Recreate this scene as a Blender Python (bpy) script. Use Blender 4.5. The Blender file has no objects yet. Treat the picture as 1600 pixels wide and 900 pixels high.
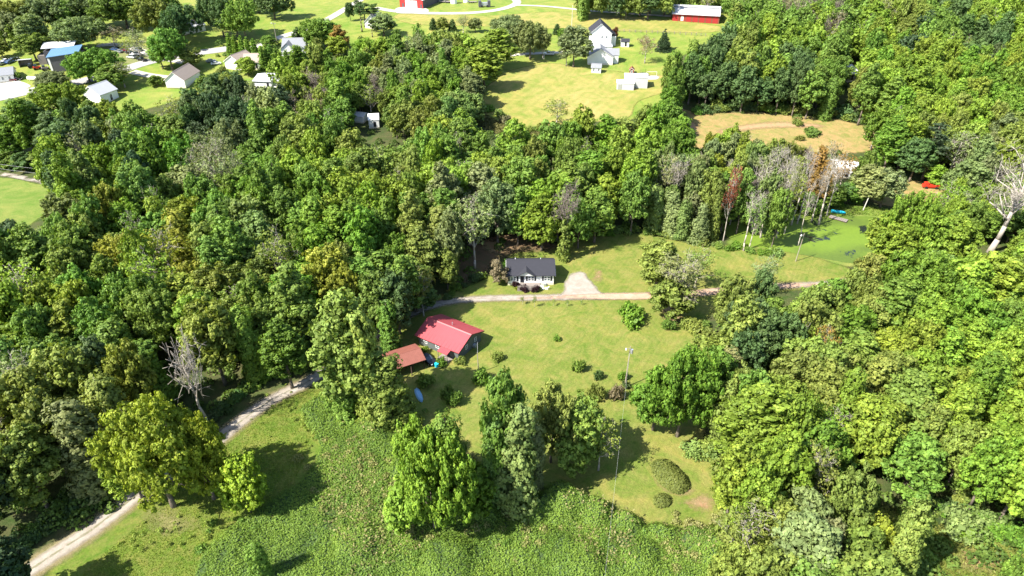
import bpy, math, random
import numpy as np
from mathutils import Vector, Matrix
from mathutils.geometry import delaunay_2d_cdt
R_ = math.radians
C = bpy.context.scene.collection
SC = bpy.context.scene
rnd = random.Random(7)

# ------------------------------------------------------------------ camera, world, sun, exposure
FOC, PITCH, CAMH = 1067.0, R_(33.0), 95.0
cam_d = bpy.data.cameras.new('camera'); cam = bpy.data.objects.new('camera', cam_d); C.objects.link(cam)
cam.location = (0, 0, CAMH); cam.rotation_euler = (math.pi/2 - PITCH, 0, 0)
cam_d.sensor_width = 36; cam_d.lens = 36*FOC/1600; cam_d.clip_start = 1; cam_d.clip_end = 20000
SC.camera = cam
SUN_EL, SUN_DIR = R_(48), Vector((-.87, -.49, 0)).normalized()      # horizontal direction towards the sun
w = bpy.data.worlds.new('World'); SC.world = w; w.use_nodes = True
nt = w.node_tree; bg = nt.nodes['Background']; sky = nt.nodes.new('ShaderNodeTexSky')
sky.sky_type = 'NISHITA'; sky.sun_disc = False; sky.sun_elevation = SUN_EL
sky.sun_rotation = math.atan2(SUN_DIR.x, SUN_DIR.y)
nt.links.new(sky.outputs[0], bg.inputs[0]); bg.inputs[1].default_value = 0.105
sun_d = bpy.data.lights.new('sun', 'SUN'); sun_d.energy = 5.0; sun_d.angle = R_(.5); sun_d.color = (1, .94, .84)
sun = bpy.data.objects.new('sun', sun_d); C.objects.link(sun)
sv = Vector((SUN_DIR.x*math.cos(SUN_EL), SUN_DIR.y*math.cos(SUN_EL), math.sin(SUN_EL)))
sun.rotation_euler = sv.to_track_quat('Z', 'Y').to_euler(); sun.location = sv*300
SC.view_settings.view_transform = 'Standard'; SC.view_settings.look = 'None'
SC.view_settings.exposure = 1.42; SC.view_settings.gamma = 1
SC.cycles.max_bounces = 5; SC.cycles.diffuse_bounces = 3; SC.cycles.glossy_bounces = 2
SC.cycles.transmission_bounces = 3; SC.cycles.transparent_max_bounces = 6

# ------------------------------------------------------------------ terrain and pixel -> place
def TH(x, y):
    t = np.clip((np.asarray(y, float) - 195)/225, 0, 1)
    return 17*t*t*(3-2*t)
def th(y):
    t = min(1.0, max(0.0, (y-195)/225)); return 17*t*t*(3-2*t)
def ray(u, v):
    d = np.array([u-800.0, FOC*math.cos(PITCH) - (v-450)*math.sin(PITCH)*1.0, -FOC*math.sin(PITCH) - (v-450)*math.cos(PITCH)])
    return d
def G(u, v, z=0.0):
    """world point where the photo pixel (u, v) meets the surface Z metres above the ground"""
    d = ray(u, v); h = 0.0
    for _ in range(40):
        t = (CAMH - z - h)/-d[2] if d[2] < -1 else 6.0
        hn = th(d[1]*t)
        if abs(hn-h) < 1e-4: break
        h = h*.5 + hn*.5
    return np.array([d[0]*t, d[1]*t, float(TH(d[0]*t, d[1]*t))])
def depth(p):
    return p[1]*math.cos(PITCH) + (CAMH-p[2])*math.sin(PITCH)
def proj(p):
    zc = depth(p); yc = -p[1]*math.sin(PITCH) + (CAMH-p[2])*math.cos(PITCH)
    return 800 + FOC*p[0]/zc, 450 + FOC*yc/zc

# ------------------------------------------------------------------ materials
MATS = {}
def newmat(name):
    m = bpy.data.materials.new(name); m.use_nodes = True; MATS[name] = m
    return m, m.node_tree, m.node_tree.nodes['Principled BSDF']
def N(nt, t, **k):
    n = nt.nodes.new(t)
    for a, b in k.items(): setattr(n, a, b)
    return n
def noise(nt, scale, detail=4, rough=.6, vec=None, dist=0):
    n = N(nt, 'ShaderNodeTexNoise'); n.inputs['Scale'].default_value = scale; n.inputs['Detail'].default_value = detail
    n.inputs['Roughness'].default_value = rough; n.inputs['Distortion'].default_value = dist
    if vec: nt.links.new(vec, n.inputs['Vector'])
    return n
def ramp(nt, fac, stops):
    r = N(nt, 'ShaderNodeValToRGB'); e = r.color_ramp.elements
    while len(e) < len(stops): e.new(.5)
    for i, (p, c) in enumerate(stops):
        e[i].position = p; e[i].color = (c if isinstance(c, tuple) else (c, c, c)) + (1,)
    nt.links.new(fac, r.inputs[0]); return r
def mix(nt, fac, a, b, mode='MIX'):
    m = N(nt, 'ShaderNodeMix', data_type='RGBA', blend_type=mode)
    for s, x in ((m.inputs[0], fac), (m.inputs[6], a), (m.inputs[7], b)):
        if isinstance(x, (int, float)): s.default_value = x
        elif isinstance(x, tuple): s.default_value = x + (1,)
        else: nt.links.new(x, s)
    return m.outputs[2]
def mapping(nt, scale=(1,1,1), rot=0, obj=False):
    t = N(nt, 'ShaderNodeTexCoord'); m = N(nt, 'ShaderNodeMapping'); m.inputs['Scale'].default_value = scale
    m.inputs['Rotation'].default_value = (0,0,rot)
    nt.links.new(t.outputs['Object'], m.inputs[0]); return m.outputs[0]
def bump(nt, h, bs, s=.3, d=.1):
    b = N(nt, 'ShaderNodeBump'); b.inputs['Strength'].default_value = s; b.inputs['Distance'].default_value = d
    nt.links.new(h, b.inputs['Height']); nt.links.new(b.outputs[0], bs.inputs['Normal'])
def plain(name, col, rough=.7, var=.12, scale=2.0, metal=0, spec=.3):
    m, nt, bs = newmat(name); v = mapping(nt)
    n = noise(nt, scale, 5, .65, v)
    c = mix(nt, n.outputs[0], tuple(x*(1-var) for x in col), tuple(min(1, x*(1+var)) for x in col))
    nt.links.new(c, bs.inputs['Base Color']); bs.inputs['Roughness'].default_value = rough
    bs.inputs['Metallic'].default_value = metal; bs.inputs['Specular IOR Level'].default_value = spec
    return m
def ribbed(name, col, rough, axis, period, spec=.4, var=.12, metal=0):
    """sheet metal, shingles or siding: fine ribs along one local axis"""
    m, nt, bs = newmat(name); v = mapping(nt)
    n = noise(nt, 1.1, 6, .7, v); n2 = noise(nt, 9, 3, .6, v)
    f = mix(nt, .35, n.outputs[0], n2.outputs[0])
    c = mix(nt, f, tuple(x*(1-var*2) for x in col), tuple(min(1, x*(1+var*2)) for x in col))
    wv = N(nt, 'ShaderNodeTexWave', wave_type='BANDS', bands_direction=axis, wave_profile='SAW')
    wv.inputs['Scale'].default_value = 1/period/3.18*1.0; wv.inputs['Distortion'].default_value = 0
    nt.links.new(v, wv.inputs['Vector'])
    r = ramp(nt, wv.outputs['Fac'], [(0, .72), (.12, 1.0), (1, 1.0)])
    c = mix(nt, 1.0, c, r.outputs[0], 'MULTIPLY')
    nt.links.new(c, bs.inputs['Base Color']); bs.inputs['Roughness'].default_value = rough
    bs.inputs['Specular IOR Level'].default_value = spec; bs.inputs['Metallic'].default_value = metal
    bump(nt, wv.outputs['Fac'], bs, .4, .03); return m

def leafmat(name, trans=.30, yel=1.15):
    m, nt, bs = newmat(name)
    oi = N(nt, 'ShaderNodeObjectInfo'); at = N(nt, 'ShaderNodeAttribute', attribute_name='tone')
    hsv = N(nt, 'ShaderNodeHueSaturation'); nt.links.new(oi.outputs['Color'], hsv.inputs['Color'])
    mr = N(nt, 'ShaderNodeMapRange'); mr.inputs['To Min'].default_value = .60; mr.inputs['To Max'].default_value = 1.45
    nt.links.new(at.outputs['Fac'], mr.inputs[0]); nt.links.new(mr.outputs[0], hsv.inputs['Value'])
    sx = N(nt, 'ShaderNodeSeparateColor'); nt.links.new(at.outputs['Color'], sx.inputs[0])
    mh = N(nt, 'ShaderNodeMapRange'); mh.inputs['To Min'].default_value = .512; mh.inputs['To Max'].default_value = .478
    nt.links.new(sx.outputs[1], mh.inputs[0]); nt.links.new(mh.outputs[0], hsv.inputs['Hue'])
    nt.links.new(sx.outputs[0], mr.inputs[0])
    nt.links.new(hsv.outputs[0], bs.inputs['Base Color'])
    bs.inputs['Roughness'].default_value = .6; bs.inputs['Specular IOR Level'].default_value = .22
    tr = N(nt, 'ShaderNodeBsdfTranslucent')
    c = mix(nt, 1.0, hsv.outputs[0], (1.0*yel, 1.18, .5), 'MULTIPLY'); nt.links.new(c, tr.inputs[0])
    ms = N(nt, 'ShaderNodeMixShader'); ms.inputs[0].default_value = trans
    out = nt.nodes['Material Output']
    nt.links.new(bs.outputs[0], ms.inputs[1]); nt.links.new(tr.outputs[0], ms.inputs[2]); nt.links.new(ms.outputs[0], out.inputs[0])
    return m
LEAF = leafmat('leaf')
def barkmat(name, col):
    m, nt, bs = newmat(name); v = mapping(nt, (1, 1, .25)); n = noise(nt, 3, 6, .7, v)
    c = mix(nt, n.outputs[0], tuple(x*.6 for x in col), tuple(x*1.35 for x in col))
    nt.links.new(c, bs.inputs['Base Color']); bs.inputs['Roughness'].default_value = .9; bump(nt, n.outputs[0], bs, .6, .1)
    return m
BARK = barkmat('bark', (.13, .105, .08)); PALEBARK = barkmat('pale_bark', (.38, .34, .29)); GREYBARK = barkmat('grey_bark', (.20, .165, .14))

def zone_alpha(m, nt, surf, wobble=.8, scale=.6, width=1.2):
    """ragged soft edge: fades to transparent near the sheet's own boundary ('edge' = metres to the boundary)"""
    at = N(nt, 'ShaderNodeAttribute', attribute_name='edge'); v = mapping(nt); n = noise(nt, scale, 6, .75, v)
    a = N(nt, 'ShaderNodeMath', operation='MULTIPLY_ADD'); a.inputs[1].default_value = -wobble*2; 
    nt.links.new(n.outputs[0], a.inputs[0]); 
    b = N(nt, 'ShaderNodeMath', operation='ADD'); nt.links.new(at.outputs['Fac'], b.inputs[0]); nt.links.new(a.outputs[0], b.inputs[1]); a.inputs[2].default_value = wobble*.55
    r = N(nt, 'ShaderNodeMapRange'); r.inputs['From Max'].default_value = width; nt.links.new(b.outputs[0], r.inputs[0])
    tr = N(nt, 'ShaderNodeBsdfTransparent'); ms = N(nt, 'ShaderNodeMixShader'); nt.links.new(r.outputs[0], ms.inputs[0])
    nt.links.new(tr.outputs[0], ms.inputs[1]); nt.links.new(surf, ms.inputs[2]); nt.links.new(ms.outputs[0], nt.nodes['Material Output'].inputs[0])

def grassmat(name, c1, c2, c3, stripes=0, rot=0, sc=1.0, edge=True, width=1.2, period=1.6, patch=.5):
    m, nt, bs = newmat(name); v = mapping(nt)
    big = noise(nt, .035*sc, 5, .65, v, .6); med = noise(nt, .35*sc, 6, .75, v, .4); fine = noise(nt, 2.6, 8, .85, v)
    r1 = ramp(nt, big.outputs[0], [(.36, c1), (.64, c2)]); r2 = ramp(nt, med.outputs[0], [(.42, 0.0), (.68, 1.0)])
    fm = N(nt, 'ShaderNodeMath', operation='MULTIPLY'); nt.links.new(r2.outputs[0], fm.inputs[0]); fm.inputs[1].default_value = patch
    c = mix(nt, fm.outputs[0], r1.outputs[0], c3); md2 = noise(nt, .16*sc, 6, .7, v, 1.5); rg = ramp(nt, md2.outputs[0], [(.34, (.66, .88, .58)), (.48, (.98, 1., .95)), (.60, (1.22, 1.08, 1.15)), (.70, (1.42, 1.16, 1.3))]); c = mix(nt, 1.0, c, rg.outputs[0], 'MULTIPLY')
    rf = ramp(nt, fine.outputs[0], [(.3, .62), (.7, 1.35)]); c = mix(nt, 1.0, c, rf.outputs[0], 'MULTIPLY')
    if stripes:
        vs = mapping(nt, (1,1,1), rot); wv = N(nt, 'ShaderNodeTexWave', wave_type='BANDS', bands_direction='X', wave_profile='SIN')
        wv.inputs['Scale'].default_value = .314/period; wv.inputs['Distortion'].default_value = 3.5; wv.inputs['Detail'].default_value = 3
        wv.inputs['Detail Scale'].default_value = .06; nt.links.new(vs, wv.inputs['Vector'])
        rs = ramp(nt, wv.outputs['Fac'], [(0, 1-stripes), (1, 1+stripes)]); c = mix(nt, 1.0, c, rs.outputs[0], 'MULTIPLY')
    nt.links.new(c, bs.inputs['Base Color']); bs.inputs['Roughness'].default_value = .9; bs.inputs['Specular IOR Level'].default_value = .12
    bump(nt, fine.outputs[0], bs, .9, .18)
    if edge: zone_alpha(m, nt, bs.outputs[0], width=width)
    return m
grassmat('forest_floor', (.040, .060, .020), (.065, .088, .026), (.095, .075, .042), edge=False)
grassmat('lawn', (0.119, 0.160, 0.027), (0.167, 0.187, 0.042), (0.211, 0.197, 0.065), stripes=.04, rot=.5, patch=.6, period=1.2)
grassmat('green_field', (0.143, 0.211, 0.034), (0.197, 0.231, 0.048), (0.224, 0.224, 0.068), stripes=.03, rot=1.1, sc=.4, period=5)
grassmat('dry_field', (0.224, 0.218, 0.058), (0.272, 0.245, 0.082), (0.190, 0.218, 0.044), stripes=.035, rot=.55, sc=.6, period=3.2)
grassmat('tan_field', (0.272, 0.204, 0.088), (0.204, 0.197, 0.061), (0.306, 0.184, 0.088), sc=1.2, period=3)
grassmat('rough_grass', (0.088, 0.143, 0.019), (0.143, 0.184, 0.031), (0.218, 0.190, 0.068), sc=1.6)
grassmat('pasture', (0.136, 0.190, 0.041), (0.163, 0.204, 0.048), (0.150, 0.184, 0.041), sc=.5)

def dirtmat(name, c1, c2, c3, width=.9, wob=.5, sc=.5):
    m, nt, bs = newmat(name); v = mapping(nt)
    a = noise(nt, sc, 7, .75, v, .5); f = noise(nt, 5, 6, .8, v)
    r = ramp(nt, a.outputs[0], [(.32, c1), (.52, c2), (.70, c3)]); rf = ramp(nt, f.outputs[0], [(.3, .75), (.7, 1.2)])
    c = mix(nt, 1.0, r.outputs[0], rf.outputs[0], 'MULTIPLY'); nt.links.new(c, bs.inputs['Base Color'])
    bs.inputs['Roughness'].default_value = .92; bs.inputs['Specular IOR Level'].default_value = .2; bump(nt, f.outputs[0], bs, .7, .06)
    zone_alpha(m, nt, bs.outputs[0], wob, .8, width); return m
dirtmat('gravel', (0.245, 0.211, 0.170), (0.313, 0.279, 0.238), (0.374, 0.340, 0.299))
dirtmat('clay', (0.340, 0.184, 0.102), (0.320, 0.224, 0.122), (0.245, 0.218, 0.088), 2.4, 2.2)
dirtmat('shoulder', (0.224, 0.184, 0.088), (0.272, 0.224, 0.122), (0.163, 0.177, 0.054), 1.6, 1.0)
dirtmat('track_grass', (0.204, 0.184, 0.095), (0.136, 0.163, 0.048), (0.272, 0.231, 0.163), .7, .6, .8)
dirtmat('concrete_pale', (.40, .38, .33), (.46, .43, .38), (.36, .34, .28), .5, .2)
dirtmat('asphalt_pale', (.27, .265, .26), (.32, .31, .30), (.37, .36, .34), .5, .2)
dirtmat('weedy_gravel', (.30, .27, .17), (.24, .25, .11), (.36, .31, .24), 3.0, 2.2, .9)
dirtmat('weedy_strip', (.26, .24, .17), (.20, .20, .10), (.30, .26, .2), .35, .35, .9)
dirtmat('dry_grass', (.26, .22, .11), (.20, .20, .07), (.30, .24, .15), 3.2, 3.0, .5)
dirtmat('pink_gravel', (.34, .22, .15), (.40, .27, .19), (.44, .34, .26), .7, .5)
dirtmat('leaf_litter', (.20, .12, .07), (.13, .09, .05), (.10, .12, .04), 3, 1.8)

# ------------------------------------------------------------------ object helpers
def tag(o, label=None, cat=None, group=None, kind=None):
    if label: o['label'] = label
    if cat: o['category'] = cat
    if group: o['group'] = group
    if kind: o['kind'] = kind
    return o
def link(name, me, parent=None, mat=None, loc=None):
    o = bpy.data.objects.new(name, me); C.objects.link(o)
    if mat is not None and me is not None and not me.materials: me.materials.append(mat if not isinstance(mat, str) else MATS[mat])
    if parent: o.parent = parent
    if loc is not None: o.location = loc
    return o
def empty(name, loc, rz=0, label=None, cat=None, group=None):
    o = bpy.data.objects.new(name, None); C.objects.link(o); o.location = loc; o.rotation_euler = (0, 0, rz); o.empty_display_size = .5
    return tag(o, label, cat, group)
def mesh_np(name, V, F, tone=None, smooth=False, nv=4):
    """V (n,3), F (m,nv) arrays -> mesh"""
    me = bpy.data.meshes.new(name); V = np.asarray(V, np.float32); F = np.asarray(F, np.int32)
    me.vertices.add(len(V)); me.vertices.foreach_set('co', V.ravel())
    me.loops.add(F.size); me.loops.foreach_set('vertex_index', F.ravel())
    me.polygons.add(len(F)); me.polygons.foreach_set('loop_start', np.arange(0, F.size, nv, dtype=np.int32))
    me.update(calc_edges=True)
    if tone is not None:
        a = me.attributes.new('tone', 'FLOAT_COLOR', 'POINT'); a.data.foreach_set('color', np.asarray(tone, np.float32).ravel())
    if smooth: me.polygons.foreach_set('use_smooth', np.ones(len(F), bool))
    return me
class MB:
    """collects boxes, prisms and tubes, then links them as one mesh object"""
    def __init__(s): s.v = []; s.f = []
    def add(s, vs, fs):
        k = len(s.v); s.v += [tuple(float(q) for q in p) for p in vs]; s.f += [[i+k for i in f] for f in fs]; return s
    def box(s, x0, x1, y0, y1, z0, z1):
        return s.add([(x0,y0,z0),(x1,y0,z0),(x1,y1,z0),(x0,y1,z0),(x0,y0,z1),(x1,y0,z1),(x1,y1,z1),(x0,y1,z1)],
                     [(0,3,2,1),(4,5,6,7),(0,1,5,4),(1,2,6,5),(2,3,7,6),(3,0,4,7)])
    def tube(s, p, q, r0, r1=None, n=8):
        p, q = Vector(p), Vector(q); d = (q-p); r1 = r0 if r1 is None else r1
        z = d.normalized(); x = z.orthogonal().normalized(); y = z.cross(x); vs = []
        for c, r in ((p, r0), (q, r1)):
            for i in range(n):
                a = 2*math.pi*i/n; vs.append(c + x*math.cos(a)*r + y*math.sin(a)*r)
        return s.add(vs, [(i, (i+1) % n, n+(i+1) % n, n+i) for i in range(n)] + [tuple(range(n))[::-1], tuple(range(n, 2*n))])
    def prism(s, prof, x0, x1, axis='x'):
        """extrude a (a, z) profile along x (or y)"""
        n = len(prof); mk = (lambda t, a, z: (t, a, z)) if axis == 'x' else (lambda t, a, z: (a, t, z))
        vs = [mk(x0, a, z) for a, z in prof] + [mk(x1, a, z) for a, z in prof]
        return s.add(vs, [tuple(range(n)), tuple(range(n, 2*n))[::-1]] + [(i, n+i, n+(i+1) % n, (i+1) % n) for i in range(n)])
    def build(s, name, mat, parent=None, bev=0, loc=None, smooth=False):
        me = bpy.data.meshes.new(name); me.from_pydata(s.v, [], s.f); me.validate()
        import bmesh
        bm = bmesh.new(); bm.from_mesh(me); bmesh.ops.recalc_face_normals(bm, faces=bm.faces)
        if bev: bmesh.ops.bevel(bm, geom=list(bm.edges), offset=bev, segments=2, affect='EDGES', profile=.6, clamp_overlap=True)
        bm.to_mesh(me); bm.free()
        if smooth: me.polygons.foreach_set('use_smooth', [True]*len(me.polygons))
        return link(name, me, parent, mat, loc)

# ------------------------------------------------------------------ draped sheets
def smooth_poly(P, closed=True, step=1.5, jit=0, seed=1):
    P = [np.asarray(p[:2], float) for p in P]; n = len(P); out = []; rr = random.Random(seed)
    segs = n if closed else n-1
    for i in range(segs):
        if closed: p0, p1, p2, p3 = P[(i-1) % n], P[i], P[(i+1) % n], P[(i+2) % n]
        else: p0, p1, p2, p3 = P[max(i-1,0)], P[i], P[i+1], P[min(i+2,n-1)]
        k = max(1, min(60, int(np.linalg.norm(p2-p1)/step)))
        for j in range(k):
            t = j/k
            q = .5*((2*p1) + (-p0+p2)*t + (2*p0-5*p1+4*p2-p3)*t*t + (-p0+3*p1-3*p2+p3)*t**3)
            if jit: q = q + np.array([rr.gauss(0, jit), rr.gauss(0, jit)])
            out.append(q)
    if not closed: out.append(P[-1])
    return out
def sheet(name, P, mat, off, step=1.5, grid=3.0, jit=0, label=None, kind='structure', parent=None, hf=None):
    """P: closed outline in world xy"""
    out = smooth_poly(P, True, step, jit, len(name)); A = np.array(out); n = len(A)
    lo, hi = A.min(0), A.max(0); gx = np.arange(lo[0], hi[0], grid); gy = np.arange(lo[1], hi[1], grid)
    X, Y = np.meshgrid(gx, gy); pts = np.c_[X.ravel(), Y.ravel()]
    pts = pts + np.random.RandomState(3).uniform(-.25, .25, pts.shape)*grid
    pts = pts[inside(pts, A)]
    d = edge_dist(pts, A); pts = pts[d > grid*.35]; 
    if grid > 2.4:      # an extra inner ring so that the soft edge stays narrow
        nrm = np.roll(A, -1, 0) - np.roll(A, 1, 0); nrm = np.c_[-nrm[:,1], nrm[:,0]]; nrm /= np.linalg.norm(nrm, axis=1)[:,None]+1e-9
        ring = A + nrm*1.6; okr = inside(ring, A) & (edge_dist(ring, A) > 1.2)
        if okr.sum() < n*.3:
            ring = A - nrm*1.6; okr = inside(ring, A) & (edge_dist(ring, A) > 1.2)
        pts = np.vstack([pts[edge_dist(pts, A) > 2.2] if len(pts) else pts, ring[okr]])
    allp = [Vector(p) for p in A] + [Vector(p) for p in pts]
    r = delaunay_2d_cdt(allp, [(i, (i+1) % n) for i in range(n)], [], 1, 1e-4)
    V = np.array([(p.x, p.y) for p in r[0]]); z = TH(V[:,0], V[:,1]) + off
    if hf is not None: z = z + hf(V[:,0], V[:,1], edge_dist(V, A))
    me = bpy.data.meshes.new(name); me.from_pydata(np.c_[V, z].tolist(), [], [f for f in r[2]]); me.update()
    if me.polygons and me.polygons[0].normal.z < 0: me.flip_normals()
    a = me.attributes.new('edge', 'FLOAT', 'POINT'); a.data.foreach_set('value', np.minimum(edge_dist(V, A), 4).astype(np.float32))
    me.polygons.foreach_set('use_smooth', [True]*len(me.polygons))
    o = link(name, me, parent, mat)
    return tag(o, label, None, None, kind)
def inside(pts, A):
    x, y = pts[:,0], pts[:,1]; c = np.zeros(len(pts), bool); n = len(A)
    for i in range(n):
        x1, y1 = A[i]; x2, y2 = A[(i+1) % n]
        if y1 == y2: continue
        c ^= ((y1 > y) != (y2 > y)) & (x < (x2-x1)*(y-y1)/(y2-y1) + x1)
    return c
def edge_dist(pts, A):
    d = np.full(len(pts), 1e9); n = len(A)
    for i in range(n):
        a, b = A[i], A[(i+1) % n]; ab = b-a; L = ab@ab
        if L < 1e-12: continue
        t = np.clip(((pts-a)@ab)/L, 0, 1); d = np.minimum(d, np.linalg.norm(pts-(a+t[:,None]*ab), axis=1))
    return d
def px(*uv, z=0): return [G(u, v, z)[:2] for u, v in uv]
def road(name, line, width, mat, off, label=None, wfun=None, kind='structure', grid=1.2):
    L = np.array(smooth_poly(line, False, 3.0)); t = np.gradient(L, axis=0); t /= np.linalg.norm(t, axis=1)[:,None]; nrm = np.c_[-t[:,1], t[:,0]]
    ws = np.interp(np.linspace(0, 1, len(L)), np.linspace(0, 1, len(width)), width) if isinstance(width, (list, tuple)) else np.full(len(L), width)
    P = np.vstack([L + nrm*ws[:,None]/2, (L - nrm*ws[:,None]/2)[::-1]])
    return sheet(name, P, mat, off, 3.0, grid, 0, label, kind)

# ground: one sheet to the horizon
gx = np.unique(np.r_[np.linspace(-6000, -700, 14), np.arange(-700, 701, 14), np.linspace(700, 6000, 14)])
gy = np.unique(np.r_[np.linspace(-1500, -60, 6), np.arange(-60, 190, 10), np.arange(190, 432, 2.5), np.arange(435, 1000, 25), np.linspace(1000, 9000, 12)])
X, Y = np.meshgrid(gx, gy); V = np.c_[X.ravel(), Y.ravel(), TH(X, Y).ravel() - .02]
nx = len(gx); idx = np.arange(len(V)).reshape(len(gy), nx)
F = np.stack([idx[:-1,:-1], idx[:-1,1:], idx[1:,1:], idx[1:,:-1]], -1).reshape(-1, 4)
tag(link('ground', mesh_np('ground', V, F, smooth=True), None, 'forest_floor'), 'brown and green woodland floor between and under the trees', kind='structure')


# ------------------------------------------------------------------ zones of the ground (outlines read off the photo)
Z = []
def zone(name, P, mat, layer, **k): return sheet(name, P, mat, .02+.03*layer, **k)
zone('hay_field', px((-420,-75),(300,-85),(900,-85),(1260,-60),(1200,10),(1130,70),(1090,75),(1050,110),(1060,160),(980,190),(900,180),(740,180),(700,100),(640,70),(560,80),(500,60),(430,90),(420,130),(300,150),(200,180),(60,180),(-300,200)), 'green_field', 0, step=12, grid=9, label='light green mown fields and yards beyond the woods')
zone('home_meadow', px((745,150),(770,125),(800,108),(860,98),(905,104),(980,112),(1040,118),(1050,140),(1000,160),(985,185),(930,192),(860,198),(800,200),(755,180)), 'dry_field', 1, step=4, grid=4, label='yellow mown meadow below the white two-storey house')
zone('barn_meadow', px((620,22),(760,24),(880,18),(1040,30),(1130,42),(1110,52),(1000,50),(880,46),(760,42),(640,38)), 'dry_field', 1, step=6, grid=5, label='yellow green meadow in front of the red barns')
zone('tan_meadow', px((1050,168),(1100,176),(1180,174),(1240,180),(1300,184),(1372,203),(1380,225),(1350,240),(1250,240),(1150,236),(1060,225)), 'tan_field', 1, step=3, grid=3, label='dry tan meadow behind the bare trees')
zone('side_yard', px((1330,272),(1400,278),(1440,282),(1490,292),(1490,320),(1440,318),(1400,325),(1360,315)), 'tan_field', 1, step=2, grid=2.5, label='dry yard by the red machine')
zone('roadside_field', px((-200,268),(0,275),(60,285),(100,292),(90,320),(40,360),(-10,380),(-220,400)), 'pasture', 1, step=3, grid=3, label='bright green pasture beside the pale track')
zone('yard', px((640,470),(700,455),(760,430),(790,400),(850,380),(960,362),(1020,366),(1080,378),(1160,382),(1250,392),(1330,418),(1345,440),(1290,452),(1200,462),(1150,480),(1110,500),(1130,540),(1110,620),(1110,680),(1120,720),(1160,770),(1150,800),(1130,845),(1060,850),(970,830),(900,800),(860,800),(760,790),(690,720),(640,650),(600,590),(600,530)), 'lawn', 1, step=2.2, grid=2.5, label='mown green lawn round the two houses')
zone('rough_lawn', px((60,905),(110,840),(180,790),(250,730),(320,680),(400,640),(470,608),(540,590),(600,600),(640,660),(640,740),(700,800),(620,900),(560,1000),(200,1050),(20,990)), 'rough_grass', 1, step=2, grid=2.5, label='rough unmown grass beside the gravel driveway')
zone('pond_bank', px((1130,380),(1180,350),(1230,330),(1300,318),(1380,322),(1400,345),(1380,400),(1330,420),(1250,398),(1190,392)), 'pasture', 2, step=2, grid=2.5, label='bright green grass bank round the pond')
zone('woodland_glade', px((1260,740),(1330,770),(1420,800),(1500,830),(1620,840),(1640,900),(1500,930),(1380,900),(1300,850)), 'rough_grass', 1, step=2, grid=2.5, label='sunlit grassy glade in the lower woods')
# bare soil
for i, P in enumerate([
    [(925,418),(945,420),(948,440),(932,447),(920,438)], [(1010,455),(1060,470),(1075,500),(1040,520),(1025,490)],
    [(1065,770),(1110,765),(1130,790),(1110,810),(1070,800),(1050,785)],
    [(1010,745),(1020,724),(1060,725),(1095,765),(1080,785),(1040,778)], [(1015,780),(1050,772),(1060,788),(1030,800)],
    [(1120,200),(1200,188),(1280,192),(1290,202),(1200,204),(1130,212)], [(1350,640),(1380,630),(1400,650),(1370,660)],
    [(740,375),(790,372),(800,392),(760,400)], [(1065,190),(1095,192),(1095,215),(1068,212)],
    [(1190,372),(1250,378),(1240,386),(1190,384)], [(1490,850),(1560,860),(1580,900),(1500,900)],
    [(1520,330),(1560,335),(1550,380),(1520,370)]]):
    zone('bare_soil', px(*P), 'clay', 3, step=1.0, grid=1.0, label='patch of bare orange clay')
zone('dry_patch', px((200,800),(250,780),(320,800),(330,825),(270,850),(230,845)), 'dry_grass', 3, step=1, grid=1.2, label='dry brown grass under the yellow-green tree')
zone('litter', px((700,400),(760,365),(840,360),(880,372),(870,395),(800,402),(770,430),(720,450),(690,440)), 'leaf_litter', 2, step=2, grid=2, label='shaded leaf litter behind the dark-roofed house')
zone('litter', px((20,640),(60,640),(75,700),(50,760),(20,720)), 'leaf_litter', 2, step=1.5, grid=2, label='bare reddish ground in a gap of the woods')
# roads
DRIVE = px((-20,937),(52,888),(100,857),(146,827),(185,797),(219,770),(300,722),(360,672),(420,628),(470,603),(515,577),(560,545),(600,515),(640,492),(690,474),(760,467),(830,466),(900,464),(1000,463),(1080,460),(1150,452),(1230,447),(1290,444),(1350,436))
road('driveway_shoulder', DRIVE, [7.0,6.6,6.2,5.4,5,5,5,5,5,5], 'shoulder', .13, label='dry verge along the gravel driveway')
road('driveway', DRIVE, [4.2,4.2,4.1,3.8,3.4,3.5,3.8,3.4,3.2,3.0], 'gravel', .17, label='pale gravel driveway winding past both houses')
road('driveway_weeds', DRIVE, [.9,.9,.8,.7,.6,.6,.5,.4], 'weedy_strip', .185, grid=.5, label='weedy strip between the wheel ruts of the driveway')
road('driveway_red_stretch', px((800,467),(850,466),(905,464),(960,464),(1030,463),(1080,460),(1150,452),(1230,447),(1290,444)), [1.0,2.4,3.8,3.9,3.5,3.2,2.8,2.0], 'pink_gravel', .19, label='orange clay stretch of the driveway')
zone('parking_apron', px((866,468),(878,455),(880,440),(887,428),(903,422),(919,430),(931,444),(941,458),(958,468),(910,470)), 'gravel', 5.4, step=1.2, grid=.9, jit=.3, label='gravel parking apron beside the dark-roofed house')
road('main_road', px((-200,178),(-60,162),(0,153),(50,142),(100,133),(150,122),(190,110),(228,98),(262,90),(300,84),(360,76)), 8, 'asphalt_pale', .14, grid=3, label='pale asphalt road past the tan-roofed houses')
road('lane', px((150,72),(185,70),(215,78),(250,90),(300,100)), 5, 'concrete_pale', .17, grid=3, label='pale lane by the parked vehicles')
road('house_drive', px((205,112),(232,118),(262,122)), 5, 'concrete_pale', .17, grid=3, label='short drive to the tan-roofed house')
zone('forecourt', px((-60,128),(0,120),(30,126),(50,135),(35,143),(-60,160)), 'concrete_pale', 5, step=3, grid=3, label='white concrete forecourt beside the low blue-windowed house')
zone('dirt_lot', px((150,70),(200,66),(245,78),(240,98),(190,100),(160,88)), 'track_grass', 3, step=3, grid=3, label='worn lot where vehicles are parked')
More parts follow.
